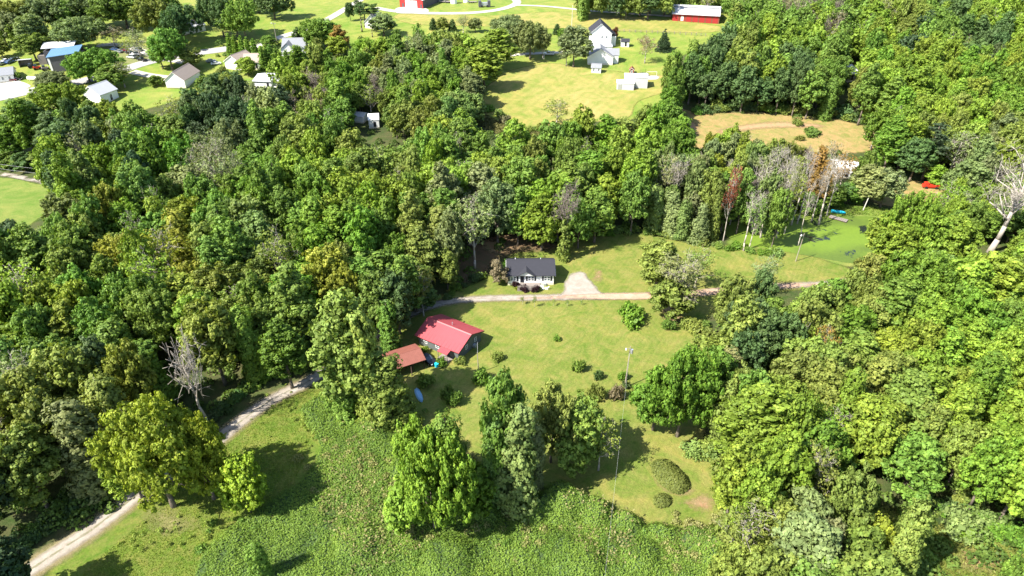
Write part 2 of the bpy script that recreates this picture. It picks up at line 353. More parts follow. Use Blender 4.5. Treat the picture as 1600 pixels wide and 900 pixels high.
road('far_lane', px((380,80),(445,56),(480,46),(505,34),(530,20),(560,2),(590,-20)), 5.5, 'concrete_pale', .14, grid=3, label='pale lane curving up to the far fields')
road('loop_drive', px((585,12),(620,18),(680,21),(740,20),(785,14),(808,4),(790,-6),(740,-12)), 5.5, 'concrete_pale', .14, grid=3, label='white loop drive below the red garage')
road('barn_lane', px((795,8),(850,10),(920,17),(990,22),(1050,26)), 3.8, 'concrete_pale', .17, grid=3, label='pale lane to the long red barn')
zone('garage_apron', px((622,12),(662,12),(668,20),(620,21)), 'concrete_pale', 5.5, step=3, grid=3, label='white apron before the red garage doors')
road('white_house_drive', px((780,88),(830,84),(880,82),(920,82)), 3.5, 'concrete_pale', .14, grid=3, label='pale drive to the two-storey white house')
road('field_lane', px((650,48),(720,50),(800,54),(880,56),(920,56)), 2.5, 'concrete_pale', .14, grid=3, label='thin pale lane across the field')
road('wood_track', px((-200,262),(-60,266),(0,272),(40,279),(95,291)), 3.5, 'gravel', .14, grid=2, label='pale track beside the green pasture')
road('yard_track', px((1385,300),(1420,318),(1470,322),(1530,318)), 3.2, 'clay', .16, grid=1.5, label='worn track through the dry yard')
zone('play_pad', px((996,118),(1012,118),(1032,119),(1026,125),(1000,124)), 'concrete_pale', 4, step=2, grid=2, label='white pad by the trampoline')
road('wheel_track', px((985,560),(975,640),(985,700),(985,760),(980,800)), .5, 'track_grass', .09, grid=.6, label='faint wheel track across the lawn')
road('wheel_track', px((1003,640),(998,700),(994,760)), .4, 'track_grass', .09, grid=.6, label='faint wheel track across the lawn')

# pond: algae-covered water with open dark streaks
m, nt, bs = newmat('pond_water'); v = mapping(nt)
a = noise(nt, .07, 7, .65, v, 1.2); f = noise(nt, 1.2, 6, .75, v, .6); a2 = noise(nt, .035, 3, .5, v, .4)
alg = ramp(nt, f.outputs[0], [(.3, (.085, .165, .012)), (.7, (.17, .27, .02))]); deep = ramp(nt, a2.outputs[0], [(.44, (.055, .075, .016)), (.54, (.12, .18, .018))])
fac = ramp(nt, a.outputs[0], [(.50, 0.0), (.56, 1.0)]); c = mix(nt, .62, alg.outputs[0], deep.outputs[0])
fac2 = ramp(nt, a.outputs[0], [(.60, 0.0), (.64, 1.0)]); c = mix(nt, fac2.outputs[0], c, (.018, .026, .02)); nt.links.new(c, bs.inputs['Base Color'])
rr = ramp(nt, fac2.outputs[0], [(0, .6), (1, .08)]); nt.links.new(rr.outputs[0], bs.inputs['Roughness']); bump(nt, f.outputs[0], bs, .3, .02)
zone('pond_water', px((1130,352),(1175,345),(1215,347),(1260,344),(1300,340),(1345,338),(1390,345),(1430,370),(1400,400),(1340,412),(1290,405),(1240,396),(1190,388),(1140,374)), 'pond_water', 3.5, step=1.2, grid=2, jit=.12, label='pond covered in bright green algae')

# ------------------------------------------------------------------ foliage
def unit(a): return a/(np.linalg.norm(a, axis=-1, keepdims=True)+1e-9)
def quads(P, Nn, s, rs, flat=.55, asp=.42):
    """diamond leaves at P facing roughly Nn"""
    n = len(P); nn = unit(Nn*flat + unit(rs.normal(size=(n,3)))*(1-flat) + np.array([0,0,.10]))
    t = unit(np.cross(nn, unit(rs.normal(size=(n,3))))); b = np.cross(nn, t); s = s[:,None]
    fold = nn*s*.10
    V = np.stack([P - t*s*.5, P + b*s*asp + fold, P + t*s*.5, P - b*s*asp + fold], 1).reshape(-1, 3)
    return V, np.arange(4*n).reshape(n, 4)
def clump_leaves(lobes, rs, sub=.42, leaf=.36, dens=1.05, cover=.95, flat=.72, inner=True, smoothc=False, elong=1.0):
    """lobes: list of (center, radius, zscale, tone); leaf clumps over the outer surface of every lobe"""
    Cn = np.array([l[0] for l in lobes]); Rr = np.array([l[1] for l in lobes]); Zs = np.array([l[2] for l in lobes])
    VP, FP, TP, off = [], [], [], 0
    for i, (c, r, zs, tone) in enumerate(lobes):
        area = 4*math.pi*r*r*(1+2*zs)/3; k = max(5, int(area*cover/(1.15*sub*sub*math.pi)))
        d = unit(rs.normal(size=(k,3))); scp = c + d*np.array([1,1,zs])*r*rs.uniform(.70, 1.22, (k,1))
        nrm = unit(d/np.array([1,1,zs]))
        q = (scp[:,None,:] - Cn[None])/np.stack([Rr, Rr, Rr*Zs], 1)[None]; dd = np.linalg.norm(q, axis=2); dd[:,i] = 9
        keep = dd.min(1) > .72; scp, nrm = scp[keep], nrm[keep]
        if len(scp) == 0: continue
        ct = np.clip(tone + rs.normal(0, .13, len(scp)), 0, 1)
        m = max(4, int(26*dens*(sub/.62)**2*(.38/leaf)**2))
        rr_ = sub*rs.uniform(.6, 1.5, len(scp))
        dd = unit(rs.normal(size=(len(scp), m, 3)) + nrm[:,None,:]*1.15)
        P = scp[:,None,:] + dd*rr_[:,None,None]*rs.uniform(.45, 1.0, (len(scp), m, 1))*np.array([1,1,.85*elong])
        Nn = unit(dd*.7 + nrm[:,None,:]*.6); P = P.reshape(-1,3); Nn = Nn.reshape(-1,3)
        tn = np.repeat(ct, m); s = leaf*rs.uniform(.65, 1.35, len(P))
        v, f = quads(P, Nn, s, rs, flat); VP.append(v); FP.append(f+off); off += len(v)
        val = np.clip(tn*.75 + rs.uniform(0, .3, len(P)), 0, 1); hue = np.clip(tn*.5 + rs.uniform(-.1, .55, len(P)), 0, 1)
        TP.append(np.repeat(np.stack([val, hue, hue*0, hue*0+1], 1), 4, 0))
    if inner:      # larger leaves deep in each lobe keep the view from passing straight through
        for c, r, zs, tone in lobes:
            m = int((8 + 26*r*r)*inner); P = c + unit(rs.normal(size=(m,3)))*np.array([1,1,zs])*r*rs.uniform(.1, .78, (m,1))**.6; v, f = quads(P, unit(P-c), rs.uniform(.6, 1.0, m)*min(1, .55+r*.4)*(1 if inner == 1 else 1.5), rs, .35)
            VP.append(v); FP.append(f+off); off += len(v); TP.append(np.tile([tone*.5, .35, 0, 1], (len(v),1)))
    return np.concatenate(VP), np.concatenate(FP), np.concatenate(TP)
def lobes_round(R, Hc, z0, n, rs, lob=(.26,.42), squash=1, top=.0, irr=.12):
    L = []; ph = rs.uniform(0, 6.28, 4)
    tries = 0
    while len(L) < n and tries < 4000:
        tries += 1; d = unit(rs.normal(size=3)); 
        if d[2] < -.78: continue
        a = math.atan2(d[1], d[0]); k = 1 + irr*(math.sin(2*a+ph[0]) + .8*math.sin(3*a+ph[1]))
        r = R*rs.uniform(*lob)*(1 if d[2] > -.1 else .85); f = rs.uniform(.74, 1.06) if rs.rand() < .8 else rs.uniform(.3, .7)
        wid = 1 - top*max(0, d[2])
        c = np.array([d[0]*(R-r*.8)*f*k*wid, d[1]*(R-r*.8)*f*k*wid, z0 + Hc/2 + d[2]*(Hc/2-r*.7)*f])
        if all(np.linalg.norm(c-l[0]) > .60*(r+l[1]) for l in L): L.append((c, r, rs.uniform(.75, 1.0)*squash, rs.uniform(.2, .8)))
    L.append((np.array([0, 0, z0+Hc*.5]), R*.42, Hc/R*.36, .3))
    return L
def trunk_mesh(name, H, targets, r0, rs, lean=.6, n=7, twigs=0, twig_len=1.6, zfork=.35, bend=.5):
    """tapered trunk with one bent limb to each target"""
    mb = MB(); top = Vector((rs.uniform(-1,1)*lean, rs.uniform(-1,1)*lean, H)); K = 6; P = []
    for i in range(K+1):
        t = i/K; P.append(Vector((top.x*t + rs.uniform(-.15,.15)*bend*(i > 0), top.y*t + rs.uniform(-.15,.15)*bend*(i > 0), H*t - (.3 if i == 0 else 0))))
    rad = lambda t: r0*(1-.78*t)*(1.35 if t == 0 else 1)
    for i in range(K): mb.tube(P[i], P[i+1], rad(i/K), rad((i+1)/K), n)
    def at(z):
        t = max(0, min(.999, z/H))*K; i = int(t); return P[i].lerp(P[i+1], t-i), rad(t/K)
    ends = []
    for c in targets:
        c = Vector(c); z = max(H*zfork, min(H*.93, c.z - (Vector((c.x, c.y, 0)).length)*rs.uniform(.7, 1.3)))
        s, r = at(z); r *= .55; m1 = s.lerp(c, .4) + Vector((0,0,rs.uniform(-.3,.6)))*bend + Vector(rs.normal(0, .25, 3))*bend; m2 = s.lerp(c, .72) + Vector(rs.normal(0, .3, 3))*bend + Vector((0,0,.3))
        mb.tube(s, m1, r, r*.72, 5); mb.tube(m1, m2, r*.72, r*.45, 5); mb.tube(m2, c, r*.45, r*.16, 4); ends.append((m1, r*.5)); ends.append((m2, r*.38)); ends.append((c, r*.16))
    for e, r in ends:
        for _ in range(twigs):
            d = Vector(unit(rs.normal(size=3) + np.array([0,0,.7])))*twig_len*rs.uniform(.5, 1.3); k = e + d*.55 + Vector(rs.normal(0, .15, 3)); r_ = max(.035, r*.5)
            mb.tube(e, k, r_, r_*.7, 3); mb.tube(k, e+d+Vector(rs.normal(0,.2,3)), r_*.7, .02, 3)
            for _ in range(2): mb.tube(k, k + Vector(unit(rs.normal(size=3)+np.array([0,0,.5])))*twig_len*.6, r_*.55, .016, 3)
    me = bpy.data.meshes.new(name); me.from_pydata(mb.v, [], mb.f); me.polygons.foreach_set('use_smooth', [True]*len(me.polygons)); return me

ARCH = {}     # kind -> list of (trunk mesh, crown mesh, H, R)
def arch(kind, H, R, crown, trunk): 
    ARCH.setdefault(kind, []).append((trunk, crown, H, R))
def leafy(name, lobes, rs, **k):
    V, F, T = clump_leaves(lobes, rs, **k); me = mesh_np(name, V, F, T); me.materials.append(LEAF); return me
def mk_round(kind, H, R, Hc, nl, seed, bark=BARK, r0=.32, squash=1, top=0, lob=(.26,.42), irr=.12, tw=0, zfork=.35, **k):
    rs = np.random.RandomState(seed); L = lobes_round(R, Hc, H-Hc, nl, rs, lob, squash, top, irr)
    cm = leafy('crown_'+kind, L, rs, **k); tg = [l[0] for l in L[:14]]
    tm = trunk_mesh('trunk_'+kind, H-Hc*.35, tg, r0, rs, lean=.5, twigs=tw, zfork=zfork); tm.materials.append(bark); arch(kind, H, R, cm, tm)
for s in range(5): mk_round('b', 17, 4.7, 14 + s % 2, 84+s*4, 10+s, r0=.30, top=.25*(s % 2), irr=.10+.03*s, lob=(.15,.27))
for s in range(3): mk_round('o', 16, 7.2, 13.5, 120, 30+s, r0=.5, lob=(.11,.21), irr=.13, cover=.95)
for s in range(4): mk_round('t', 22, 3.8, 19, 84, 40+s, r0=.30, top=.45, lob=(.17,.30), irr=.12)
for s in range(3): mk_round('n', 15, 4.9, 13.5, 95, 150+s, r0=.28, lob=(.12,.24), irr=.2)
for s in range(3): mk_round('g', 17, 4.4, 13, 24, 50+s, bark=PALEBARK, r0=.26, lob=(.20,.34), irr=.22, dens=.42, cover=.7, tw=2, inner=False)   # thin crown, limbs showing
for s in range(3): mk_round('f', 10, 3.2, 9, 46, 60+s, r0=.18, lob=(.18,.32), irr=.12)
for s in range(2): mk_round('Y', 17, 9.5, 14.5, 210, 170+s, r0=.5, lob=(.065,.15), irr=.27, dens=.9, tw=1)
for s in range(2): mk_round('y', 17, 5.2, 14.5, 90, 70+s, r0=.34, lob=(.13,.24), irr=.16, leaf=.42, dens=1.0)
def mk_vine(seed, H=17, R=3.6):
    rs = np.random.RandomState(seed); L = []
    for k in range(rs.randint(4, 6)):
        a = k*2.4 + rs.uniform(0, 1); rad = R*rs.uniform(.15, .62) if k else 0; hh = H*rs.uniform(.55, .95) if k else H
        x, y = math.cos(a)*rad, math.sin(a)*rad; z = .8; rr = R*rs.uniform(.34, .46)
        while z < hh-rr*.7:
            q = z/hh; wd = rr*(1.15 - .35*q + .22*math.sin(q*9+a)); L.append((np.array([x+rs.uniform(-.4,.4), y+rs.uniform(-.4,.4), z]), wd, rs.uniform(1.1, 1.5), rs.uniform(.25,.75))); z += wd*.95
    cm = leafy('crown_v', L, rs, sub=.42, leaf=.34, dens=1.0, flat=.78, cover=1.15, elong=1.3)
    tm = trunk_mesh('trunk_v', H*.95, [l[0] for l in L[-6:]], .3, rs, lean=.2); tm.materials.append(BARK); arch('v', H, R*1.1, cm, tm)
for s in range(4): mk_vine(80+s)
def mk_cone(kind, H, R, seed, layers, droop=.25, leaf=.34, z0=.6, spread=1.0, dens=1.0, taper=1.0):
    rs = np.random.RandomState(seed); L = []
    for k in range(layers):
        q = k/(layers-1); z = z0 + (H-z0-.3)*q; rad = R*(1-q)**taper*.95 + .12; n = max(1, int(2*math.pi*rad/ (R*.52)*spread))
        for j in range(n):
            a = 6.283*j/n + k*1.7 + rs.uniform(-.2,.2); r = max(.22, R*.30*(1-q*.6))*rs.uniform(.8, 1.2)
            L.append((np.array([math.cos(a)*max(0, rad-r*.7)*rs.uniform(.8,1.08), math.sin(a)*max(0, rad-r*.7)*rs.uniform(.8,1.08), z - droop*rad*.4]), r, .62, rs.uniform(.2,.75)))
    cm = leafy('crown_'+kind, L, rs, sub=.36, leaf=leaf, dens=.8*dens, flat=.45, cover=.85, inner=True)
    tm = trunk_mesh('trunk_'+kind, H*.96, [], .06*R+.08, rs, lean=.1); tm.materials.append(BARK); arch(kind, H, R, cm, tm)
mk_cone('c', 9, 1.5, 90, 12, .1, taper=.7); mk_cone('c', 8, 1.6, 91, 11, .1, taper=.6)
mk_cone('s', 12, 4.0, 92, 12, .5, taper=.85)
def mk_pine(seed, H=21, R=3.4):
    rs = np.random.RandomState(seed); L = []
    for k in range(20):
        q = rs.rand()**.8; z = H*.50 + H*.48*q; rad = R*(1-q*.72)*rs.uniform(.35, 1); a = rs.uniform(0, 6.28); L.append((np.array([math.cos(a)*rad, math.sin(a)*rad, z]), rs.uniform(.55, .95), .7, rs.uniform(.2,.8)))
    cm = leafy('crown_p', L, rs, sub=.45, leaf=.34, dens=.8, flat=.3, cover=.8)
    tm = trunk_mesh('trunk_p', H*.97, [l[0] for l in L], .24, rs, lean=.5, zfork=.45); tm.materials.append(BARK); arch('p', H, R, cm, tm)
for s in range(2): mk_pine(100+s)
def mk_bare(seed, H, R, nb, bark, twigs=3, kind='d', vine=False, twl=1.5, r0=.28):
    rs = np.random.RandomState(seed); T = []
    for k in range(nb):
        a = k*2.4 + rs.uniform(-.4,.4); q = rs.uniform(.35, 1); T.append((math.cos(a)*R*q*.8, math.sin(a)*R*q*.8, H*rs.uniform(.55, .98)))
    tm = trunk_mesh('trunk_'+kind, H*.85, T, r0, rs, lean=R*.25, twigs=twigs, twig_len=twl, zfork=.28, bend=1.4); tm.materials.append(bark)
    cm = None
    if vine:
        L = [(np.array([rs.uniform(-.3,.3), rs.uniform(-.3,.3), z]), rs.uniform(.8, 1.3)*(1.2-z/H), 1.3, rs.uniform(.3,.7)) for z in np.arange(.6, H*.55, 1.1)]
        cm = leafy('crown_'+kind, L, rs, sub=.4, leaf=.3, dens=.9, flat=.7)
    arch(kind, H, R, cm, tm)
for s in range(3): mk_bare(110+s, 15, 3.0, 9, PALEBARK, 3, 'd')
mk_bare(120, 22, 8.5, 22, PALEBARK, 4, 'D', twl=2.6, r0=.62)
for s in range(2): mk_bare(124+s, 14, 3.6, 11, GREYBARK, 5, 'k', vine=True, twl=1.7)
mk_bare(128, 8, 3.4, 10, PALEBARK, 3, 'w', twl=1.8)
def mk_shrub(kind, R, H, seed, nl=9, leaf=.26):
    rs = np.random.RandomState(seed); L = [(np.array([0,0,H*.4]), R*.6, H/R*.5, .5)]
    for k in range(nl):
        a = k*2.4; q_ = rs.uniform(.35, .85); L.append((np.array([math.cos(a)*R*q_, math.sin(a)*R*q_, H*rs.uniform(.2,.8)*(1.1-q_*.5)]), R*rs.uniform(.2,.42), .9, rs.uniform(.2,.8)))
    cm = leafy('crown_'+kind, L, rs, sub=.26, leaf=leaf, dens=.7, flat=.5)
    tm = trunk_mesh('trunk_'+kind, H*.6, [l[0] for l in L[:5]], .06, rs, lean=.1); tm.materials.append(BARK); arch(kind, H, R, cm, tm)
for s in range(3): mk_shrub('h', 1.7, 2.2, 130+s)
PAL = {'sunny':(.265,.330,.032), 'lime':(.200,.300,.036), 'green':(.150,.250,.042), 'dark':(.095,.160,.050), 'olive':(.195,.255,.050), 'grey':(.190,.240,.090), 'gold':(.225,.275,.036),
       'rust':(.20,.085,.04), 'tan':(.22,.19,.11), 'deep':(.062,.108,.044), 'sage':(.190,.280,.075), 'plum':(.045,.020,.025), 'orange':(.28,.20,.045), 'fresh':(.138,.250,.030)}
COLW = {'sunny':'yellow-green','lime':'yellow-green','green':'mid-green','dark':'dark-green','olive':'olive-green','grey':'grey-green','gold':'golden-yellow','rust':'rust-red','tan':'brownish','deep':'blackish-green','sage':'sage-green','plum':'purple-leaved','orange':'orange','fresh':'bright-green','white':'pale','bark':'grey'}
KNAME = {'b':('broadleaf_tree','broadleaf tree'), 'n':('bushy_tree','bushy tree'), 'o':('spreading_tree','spreading tree'), 't':('tall_tree','tall-crowned tree'), 'g':('thin_tree','sparse tree'), 'f':('young_tree','young tree'),
         'y':('large_tree','full-crowned tree'), 'Y':('large_tree','full-crowned tree'), 'v':('vine_covered_tree','vine-draped tree'), 'c':('cedar_tree','conical cedar'), 's':('spruce_tree','spruce'), 'p':('pine_tree','pine'), 'd':('bare_tree','bare tree'),
         'D':('dead_tree','dead tree'), 'k':('bare_tree','leafless tree'), 'w':('bare_tree','leafless tree'), 'h':('shrub','shrub')}
TREES = []    # dicts, labelled at the end
trs = np.random.RandomState(5)
def tree(p, kind, color, H, R, label=None, group=None, rz=None, var=None):
    A = ARCH['Y' if kind in 'boyn' and R > 7.4 else kind]; a = A[trs.randint(len(A)) if var is None else var % len(A)]; name = KNAME[kind][0]
    root = empty(name, (p[0], p[1], float(TH(p[0], p[1]))), trs.uniform(0, 6.28) if rz is None else rz)
    q = 1 if kind in 'hcs' else trs.uniform(.86, 1.16); root.scale = (R/a[3]*q, R/a[3]/q, H/a[2])
    link('trunk', a[0], root)
    if a[1] is not None:
        c = link('crown', a[1], root); b = np.array(PAL.get(color, PAL['olive']))*trs.uniform(.86, 1.16)*(1+trs.normal(0, .05, 3)); c.color = (*[float(max(.01, x)) for x in b], 1)
    TREES.append(dict(o=root, p=p, kind=kind, color=color, H=H, R=R, label=label, group=group))
    root['category'] = 'shrub' if kind == 'h' else 'tree'
    return root
TAKEN = []
def hero(u, vt, vb, rpx, color, kind, label=None, group=None, H=None, var=None, rz=None):
    """crown top at vt, foot at vb (None: height H), half-width rpx in photo pixels"""
    if vb is None:
        H = H or {'n':15,'b':17,'o':18,'t':22,'g':16,'f':10,'y':18,'Y':18,'v':15,'c':8,'s':11,'p':20,'d':14,'k':14,'D':22,'w':8,'h':2.2}[kind]
        p = G(u, vt, H*.93)
    else:
        p = G(u, vb); d0 = proj((p[0], p[1], p[2])); lo, hi = .3, 45
        for _ in range(25):
            mid = (lo+hi)/2
            if proj((p[0], p[1], p[2]+mid))[1] > vt: lo = mid
            else: hi = mid
        H = lo
    R = rpx*depth((p[0], p[1], p[2]+H*.6))/FOC
    TAKEN.append((p[0], p[1], R, H)); return tree(p, kind, color, H, R, label, group, rz, var)

# ------------------------------------------------------------------ buildings and other made things
ribbed('red_metal_roof', (.34, .062, .072), .42, 'X', .45, .5); ribbed('rusty_metal_roof', (.21, .075, .055), .6, 'X', .4, .4, .25)
ribbed('dark_shingle', (.035, .036, .045), .85, 'Y', .3, .2); ribbed('grey_shingle', (.22, .23, .25), .85, 'Y', .3, .2); ribbed('tan_shingle', (.33, .27, .23), .85, 'Y', .3, .2)
ribbed('white_siding', (.78, .78, .75), .6, 'Z', .2, .3, .04); ribbed('grey_siding', (.11, .125, .125), .6, 'Z', .2, .3, .06); ribbed('pale_metal', (.46, .47, .49), .5, 'X', .5, .4, .08)
ribbed('blue_metal', (.10, .20, .33), .4, 'X', .5, .5, .1); ribbed('dark_siding', (.075, .075, .085), .7, 'X', .4, .3, .08); ribbed('barn_red', (.33, .03, .028), .6, 'X', .35, .3, .08)
plain('white_paint', (.80, .80, .78), .5, .04); plain('cream_block', (.66, .60, .48), .8, .1); plain('weathered_wood', (.22, .19, .17), .9, .25, 3); plain('dark_wood', (.07, .045, .035), .9, .25, 3)
plain('dark_trim', (.02, .022, .028), .5, .1); plain('pane_glass', (.05, .07, .09), .12, .2, 1, spec=.8); plain('black_car_paint', (.012, .012, .015), .2, .05, spec=.7); plain('white_car_paint', (.7, .7, .7), .25, .03, spec=.6)
plain('silver_car_paint', (.33, .35, .37), .3, .05, metal=.4); plain('maroon_car_paint', (.16, .02, .03), .25, .05, spec=.6); plain('blue_car_paint', (.04, .08, .2), .25, .05, spec=.6); plain('rubber', (.02, .02, .02), .85, .1)
plain('pole_wood', (.30, .26, .21), .9, .2, 4); plain('pale_pole', (.55, .52, .47), .8, .15, 4); plain('galvanised', (.5, .52, .55), .4, .08, metal=.6); plain('wire_metal', (.55, .56, .56), .5, .05); plain('boat_blue', (.25, .48, .72), .35, .1, spec=.5)
plain('turquoise_plastic', (.02, .45, .62), .4, .1); plain('red_machine', (.5, .04, .02), .45, .15); plain('brown_siding', (.20, .07, .04), .8, .15); plain('white_stone', (.72, .70, .66), .8, .1); plain('red_flower', (.4, .03, .04), .7, .2)

def roofslab(mb, x0, x1, ye, ze, yr, zr, t=.16):
    """one roof plane as a slab from eave (ye, ze) to ridge (yr, zr), running x0..x1"""
    return mb.prism([(ye, ze), (yr, zr), (yr, zr+t), (ye, ze+t)], x0, x1)
def window(parent, x, z, wx, hz, y, axis='y', sgn=-1, shutters=None, pane='pane_glass'):
    """window standing 5 cm proud of a wall at y (axis y) or x (axis x); frame with pane, sill and shutters"""
    def bx(mb, a0, a1, d0, d1, z0, z1):
        d0, d1 = sorted((y + sgn*d0, y + sgn*d1)); return mb.box(a0, a1, d0, d1, z0, z1) if axis == 'y' else mb.box(d0, d1, a0, a1, z0, z1)
    f = MB(); t = .09
    bx(f, x-wx/2, x+wx/2, .0, .06, z-hz/2, z-hz/2+t); bx(f, x-wx/2, x+wx/2, .0, .06, z+hz/2-t, z+hz/2)
    bx(f, x-wx/2, x-wx/2+t, .002, .062, z-hz/2+t, z+hz/2-t); bx(f, x+wx/2-t, x+wx/2, .002, .062, z-hz/2+t, z+hz/2-t)
    bx(f, x-wx/2+t, x+wx/2-t, .004, .05, z-.035, z+.035)
    fo = f.build('window', 'white_paint', parent)
    bx(q := MB(), x-wx/2+t, x+wx/2-t, .003, .025, z-hz/2+t, z+hz/2-t); q.build('pane', pane, fo)
    if shutters:
        for s in (-1, 1):
            a = x + s*(wx/2 + .24); bx(q := MB(), a-.2, a+.2, .0, .05, z-hz/2-.04, z+hz/2+.04); q.build('shutter', shutters, fo)
    return fo
def door(parent, x, z0, wx, hz, y, axis='y', sgn=-1, mat='dark_trim', name='door'):
    d0, d1 = sorted((y, y + sgn*.05)); q = MB(); (q.box(x-wx/2, x+wx/2, d0, d1, z0, z0+hz) if axis == 'y' else q.box(d0, d1, x-wx/2, x+wx/2, z0, z0+hz))
    o = q.build(name, mat, parent, .01); h0, h1 = sorted((y+sgn*.05, y+sgn*.11)); q = MB(); a = x + wx*.36
    (q.box(a-.04, a+.04, h0, h1, z0+hz*.45, z0+hz*.5) if axis == 'y' else q.box(h0, h1, a-.04, a+.04, z0+hz*.45, z0+hz*.5)).build('handle', 'galvanised', o); return o
def gable_house(name, loc, rz, L, W, H, rise, wall, roof, label, cat='house', over=.45, ridge='x', cap=True, found=None):
    """box of L (local x) by W (local y), ridge along x; local -y is the front"""
    o = empty(name, loc, rz, label, cat); a, b = (L, W)
    q = MB(); q.prism([(-b/2, -.5), (b/2, -.5), (b/2, H), (0, H+rise), (-b/2, H)], -a/2, a/2); wo = q.build('wall', wall, o)
    k = rise/(b/2); r = MB(); roofslab(r, -a/2-over, a/2+over, -b/2-over, H-k*over+.02, 0, H+rise+.02); roofslab(r, -a/2-over, a/2+over, b/2+over, H-k*over+.02, 0, H+rise+.02)
    ro = r.build('roof', roof, o)
    if cap:
        MB().prism([(-.22, H+rise+.10), (0, H+rise+.26), (.22, H+rise+.10)], -a/2-over-.01, a/2+over+.01).build('ridge_cap', roof, ro)
        for s in (-1, 1):
            m_ = MB()
            for t in (-1, 1): m_.prism([(t*(b/2+over), H-k*over-.10), (0, H+rise-.10), (0, H+rise+.02), (t*(b/2+over), H-k*over+.02)], *(sorted((s*(a/2+over), s*(a/2+over+.05)))))
            m_.build('gable_board', 'white_paint' if wall != 'grey_siding' else 'dark_trim', ro)
    if found: MB().box(-a/2-.03, a/2+.03, -b/2-.03, b/2+.03, -.5, found).build('foundation', 'cream_block', o)
    return o, ro
def rect_from_px(pa, pb, z=0):
    """front wall foot from pixel a (west end) to pixel b: centre, length, rotation"""
    A, B = G(*pa), G(*pb); d = B-A; return A, B, math.hypot(d[0], d[1]), math.atan2(d[1], d[0])
def house_from_front(pa, pb, W):
    A, B, L, rz = rect_from_px(pa, pb); n = np.array([-math.sin(rz), math.cos(rz)]); c = (A[:2]+B[:2])/2 + n*W/2; return (c[0], c[1], float(TH(*c))), L, rz

# dark-roofed white house
c, L, rz = house_from_front((794, 446), (865, 445), 8.0)
hs, ro = gable_house('white_house', c, rz-.01, L, 8.0, 3.15, 2.0, 'white_siding', 'dark_shingle', 'single-storey white house with dark shingle roof and front porch beside the gravel apron', found=.75)
xg = -L*.10
q = MB(); q.prism([(xg-2.0, 3.05), (xg+2.0, 3.05), (xg, 4.15)], -4.45, -3.9, 'y'); q.build('front_gable', 'white_siding', hs)
q = MB()
for s in (-1, 1): q.add([(xg+s*2.5, -4.75, 2.98), (xg, -4.75, 4.34), (xg, -1.2, 4.34), (xg+s*2.5, -4.0, 2.98), (xg+s*2.5, -4.75, 3.12), (xg, -4.75, 4.48), (xg, -1.2, 4.48), (xg+s*2.5, -3.9, 3.12)], [(0,3,2,1),(4,5,6,7),(0,1,5,4),(1,2,6,5),(2,3,7,6),(3,0,4,7)])
q.build('gable_roof', 'dark_shingle', hs)
for x in (-L*.385, L*.005, L*.355):
    for d in (-.42, .42):
        fo = window(hs, x+d, 1.95, .78, 1.25, -4.0)
    for d in (-1.08, 1.08): MB().box(x+d-.22, x+d+.22, -4.05, -4.0, 1.3, 2.62).build('shutter', 'dark_trim', hs)
for y in (-1.5, 1.8): window(hs, y, 1.9, .8, 1.1, L/2, 'x', 1)
door(hs, -L*.19, .85, .95, 2.05, -4.0)
MB().box(-L*.30, L*.20, -6.9, -4.06, .62, .74).build('porch_deck', 'weathered_wood', hs)
q = MB()
for x in np.linspace(-L*.30+.1, L*.20-.1, 6): q.box(x-.06, x+.06, -6.85, -6.73, -.3, 1.6)
q.build('porch_posts', 'weathered_wood', hs)['kind'] = 'stuff'
for z in (.95, 1.15, 1.35, 1.56): MB().box(-L*.30+.16, L*.20-.16, -6.83, -6.78, z-.04, z+.04).build('rail', 'weathered_wood', hs)
MB().box(-L*.30, L*.20, -6.9, -6.86, .05, .60).build('porch_skirt', 'weathered_wood', hs)
for k in range(3): MB().box(L*.20+.05+k*.32, L*.20+.36+k*.32, -6.2, -4.6, -.2, .5-k*.18).build('step', 'white_paint', hs)
MB().tube((-L*.33, 1.2, 4.2), (-L*.33, 1.2, 5.1), .1).build('vent_pipe', 'white_paint', ro); MB().tube((L*.23, .9, 4.6), (L*.23, .9, 5.2), .08).build('vent_pipe', 'white_paint', ro)
MB().box(L*.28, L*.34, -4.5, -4.1, .0, .7).build('meter_box', 'galvanised', hs)

# red-roofed house: front eave runs from the far west corner to the near corner
A, B = G(655, 537.5, 0), G(716.5, 563.5, 0); d = B-A; rz = math.atan2(d[1], d[0]); L = math.hypot(d[0], d[1]); W = 8.6
n_ = np.array([-math.sin(rz), math.cos(rz)]); c = (A[:2]+B[:2])/2 + n_*W/2
rh, ro = gable_house('red_roof_house', (c[0], c[1], 0), rz, L, W, 2.75, 1.75, 'grey_siding', 'red_metal_roof', 'grey house with bright red metal roof and small red entry canopy', over=.6)
m_ = MB()
for x in np.arange(-L/2-.4, L/2+.5, .9):
    for s in (-1, 1): m_.prism([(s*(W/2+.6), 2.67), (s*.25, 4.48), (s*.25, 4.54), (s*(W/2+.6), 2.73)], x-.025, x+.025)
m_.build('roof_seam', 'red_metal_roof', ro)['kind'] = 'stuff'
MB().add([(L*.12,-W/2,2.62),(L*.36,-W/2,2.62),(L*.36,-W/2-2.0,2.15),(L*.12,-W/2-2.0,2.15),(L*.12,-W/2,2.74),(L*.36,-W/2,2.74),(L*.36,-W/2-2.0,2.27),(L*.12,-W/2-2.0,2.27)], [(0,1,2,3),(7,6,5,4),(0,4,5,1),(1,5,6,2),(2,6,7,3),(3,7,4,0)]).build('entry_canopy', 'red_metal_roof', rh)
for x in (L*.13, L*.35): MB().box(x-.06, x+.06, -W/2-1.95, -W/2-1.83, -.2, 2.16).build('canopy_post', 'weathered_wood', rh)
door(rh, L*.24, .1, .95, 2.0, -W/2)
MB().box(L*.10, L*.38, -W/2-2.0, -W/2-.02, -.2, .1).build('step', 'weathered_wood', rh)
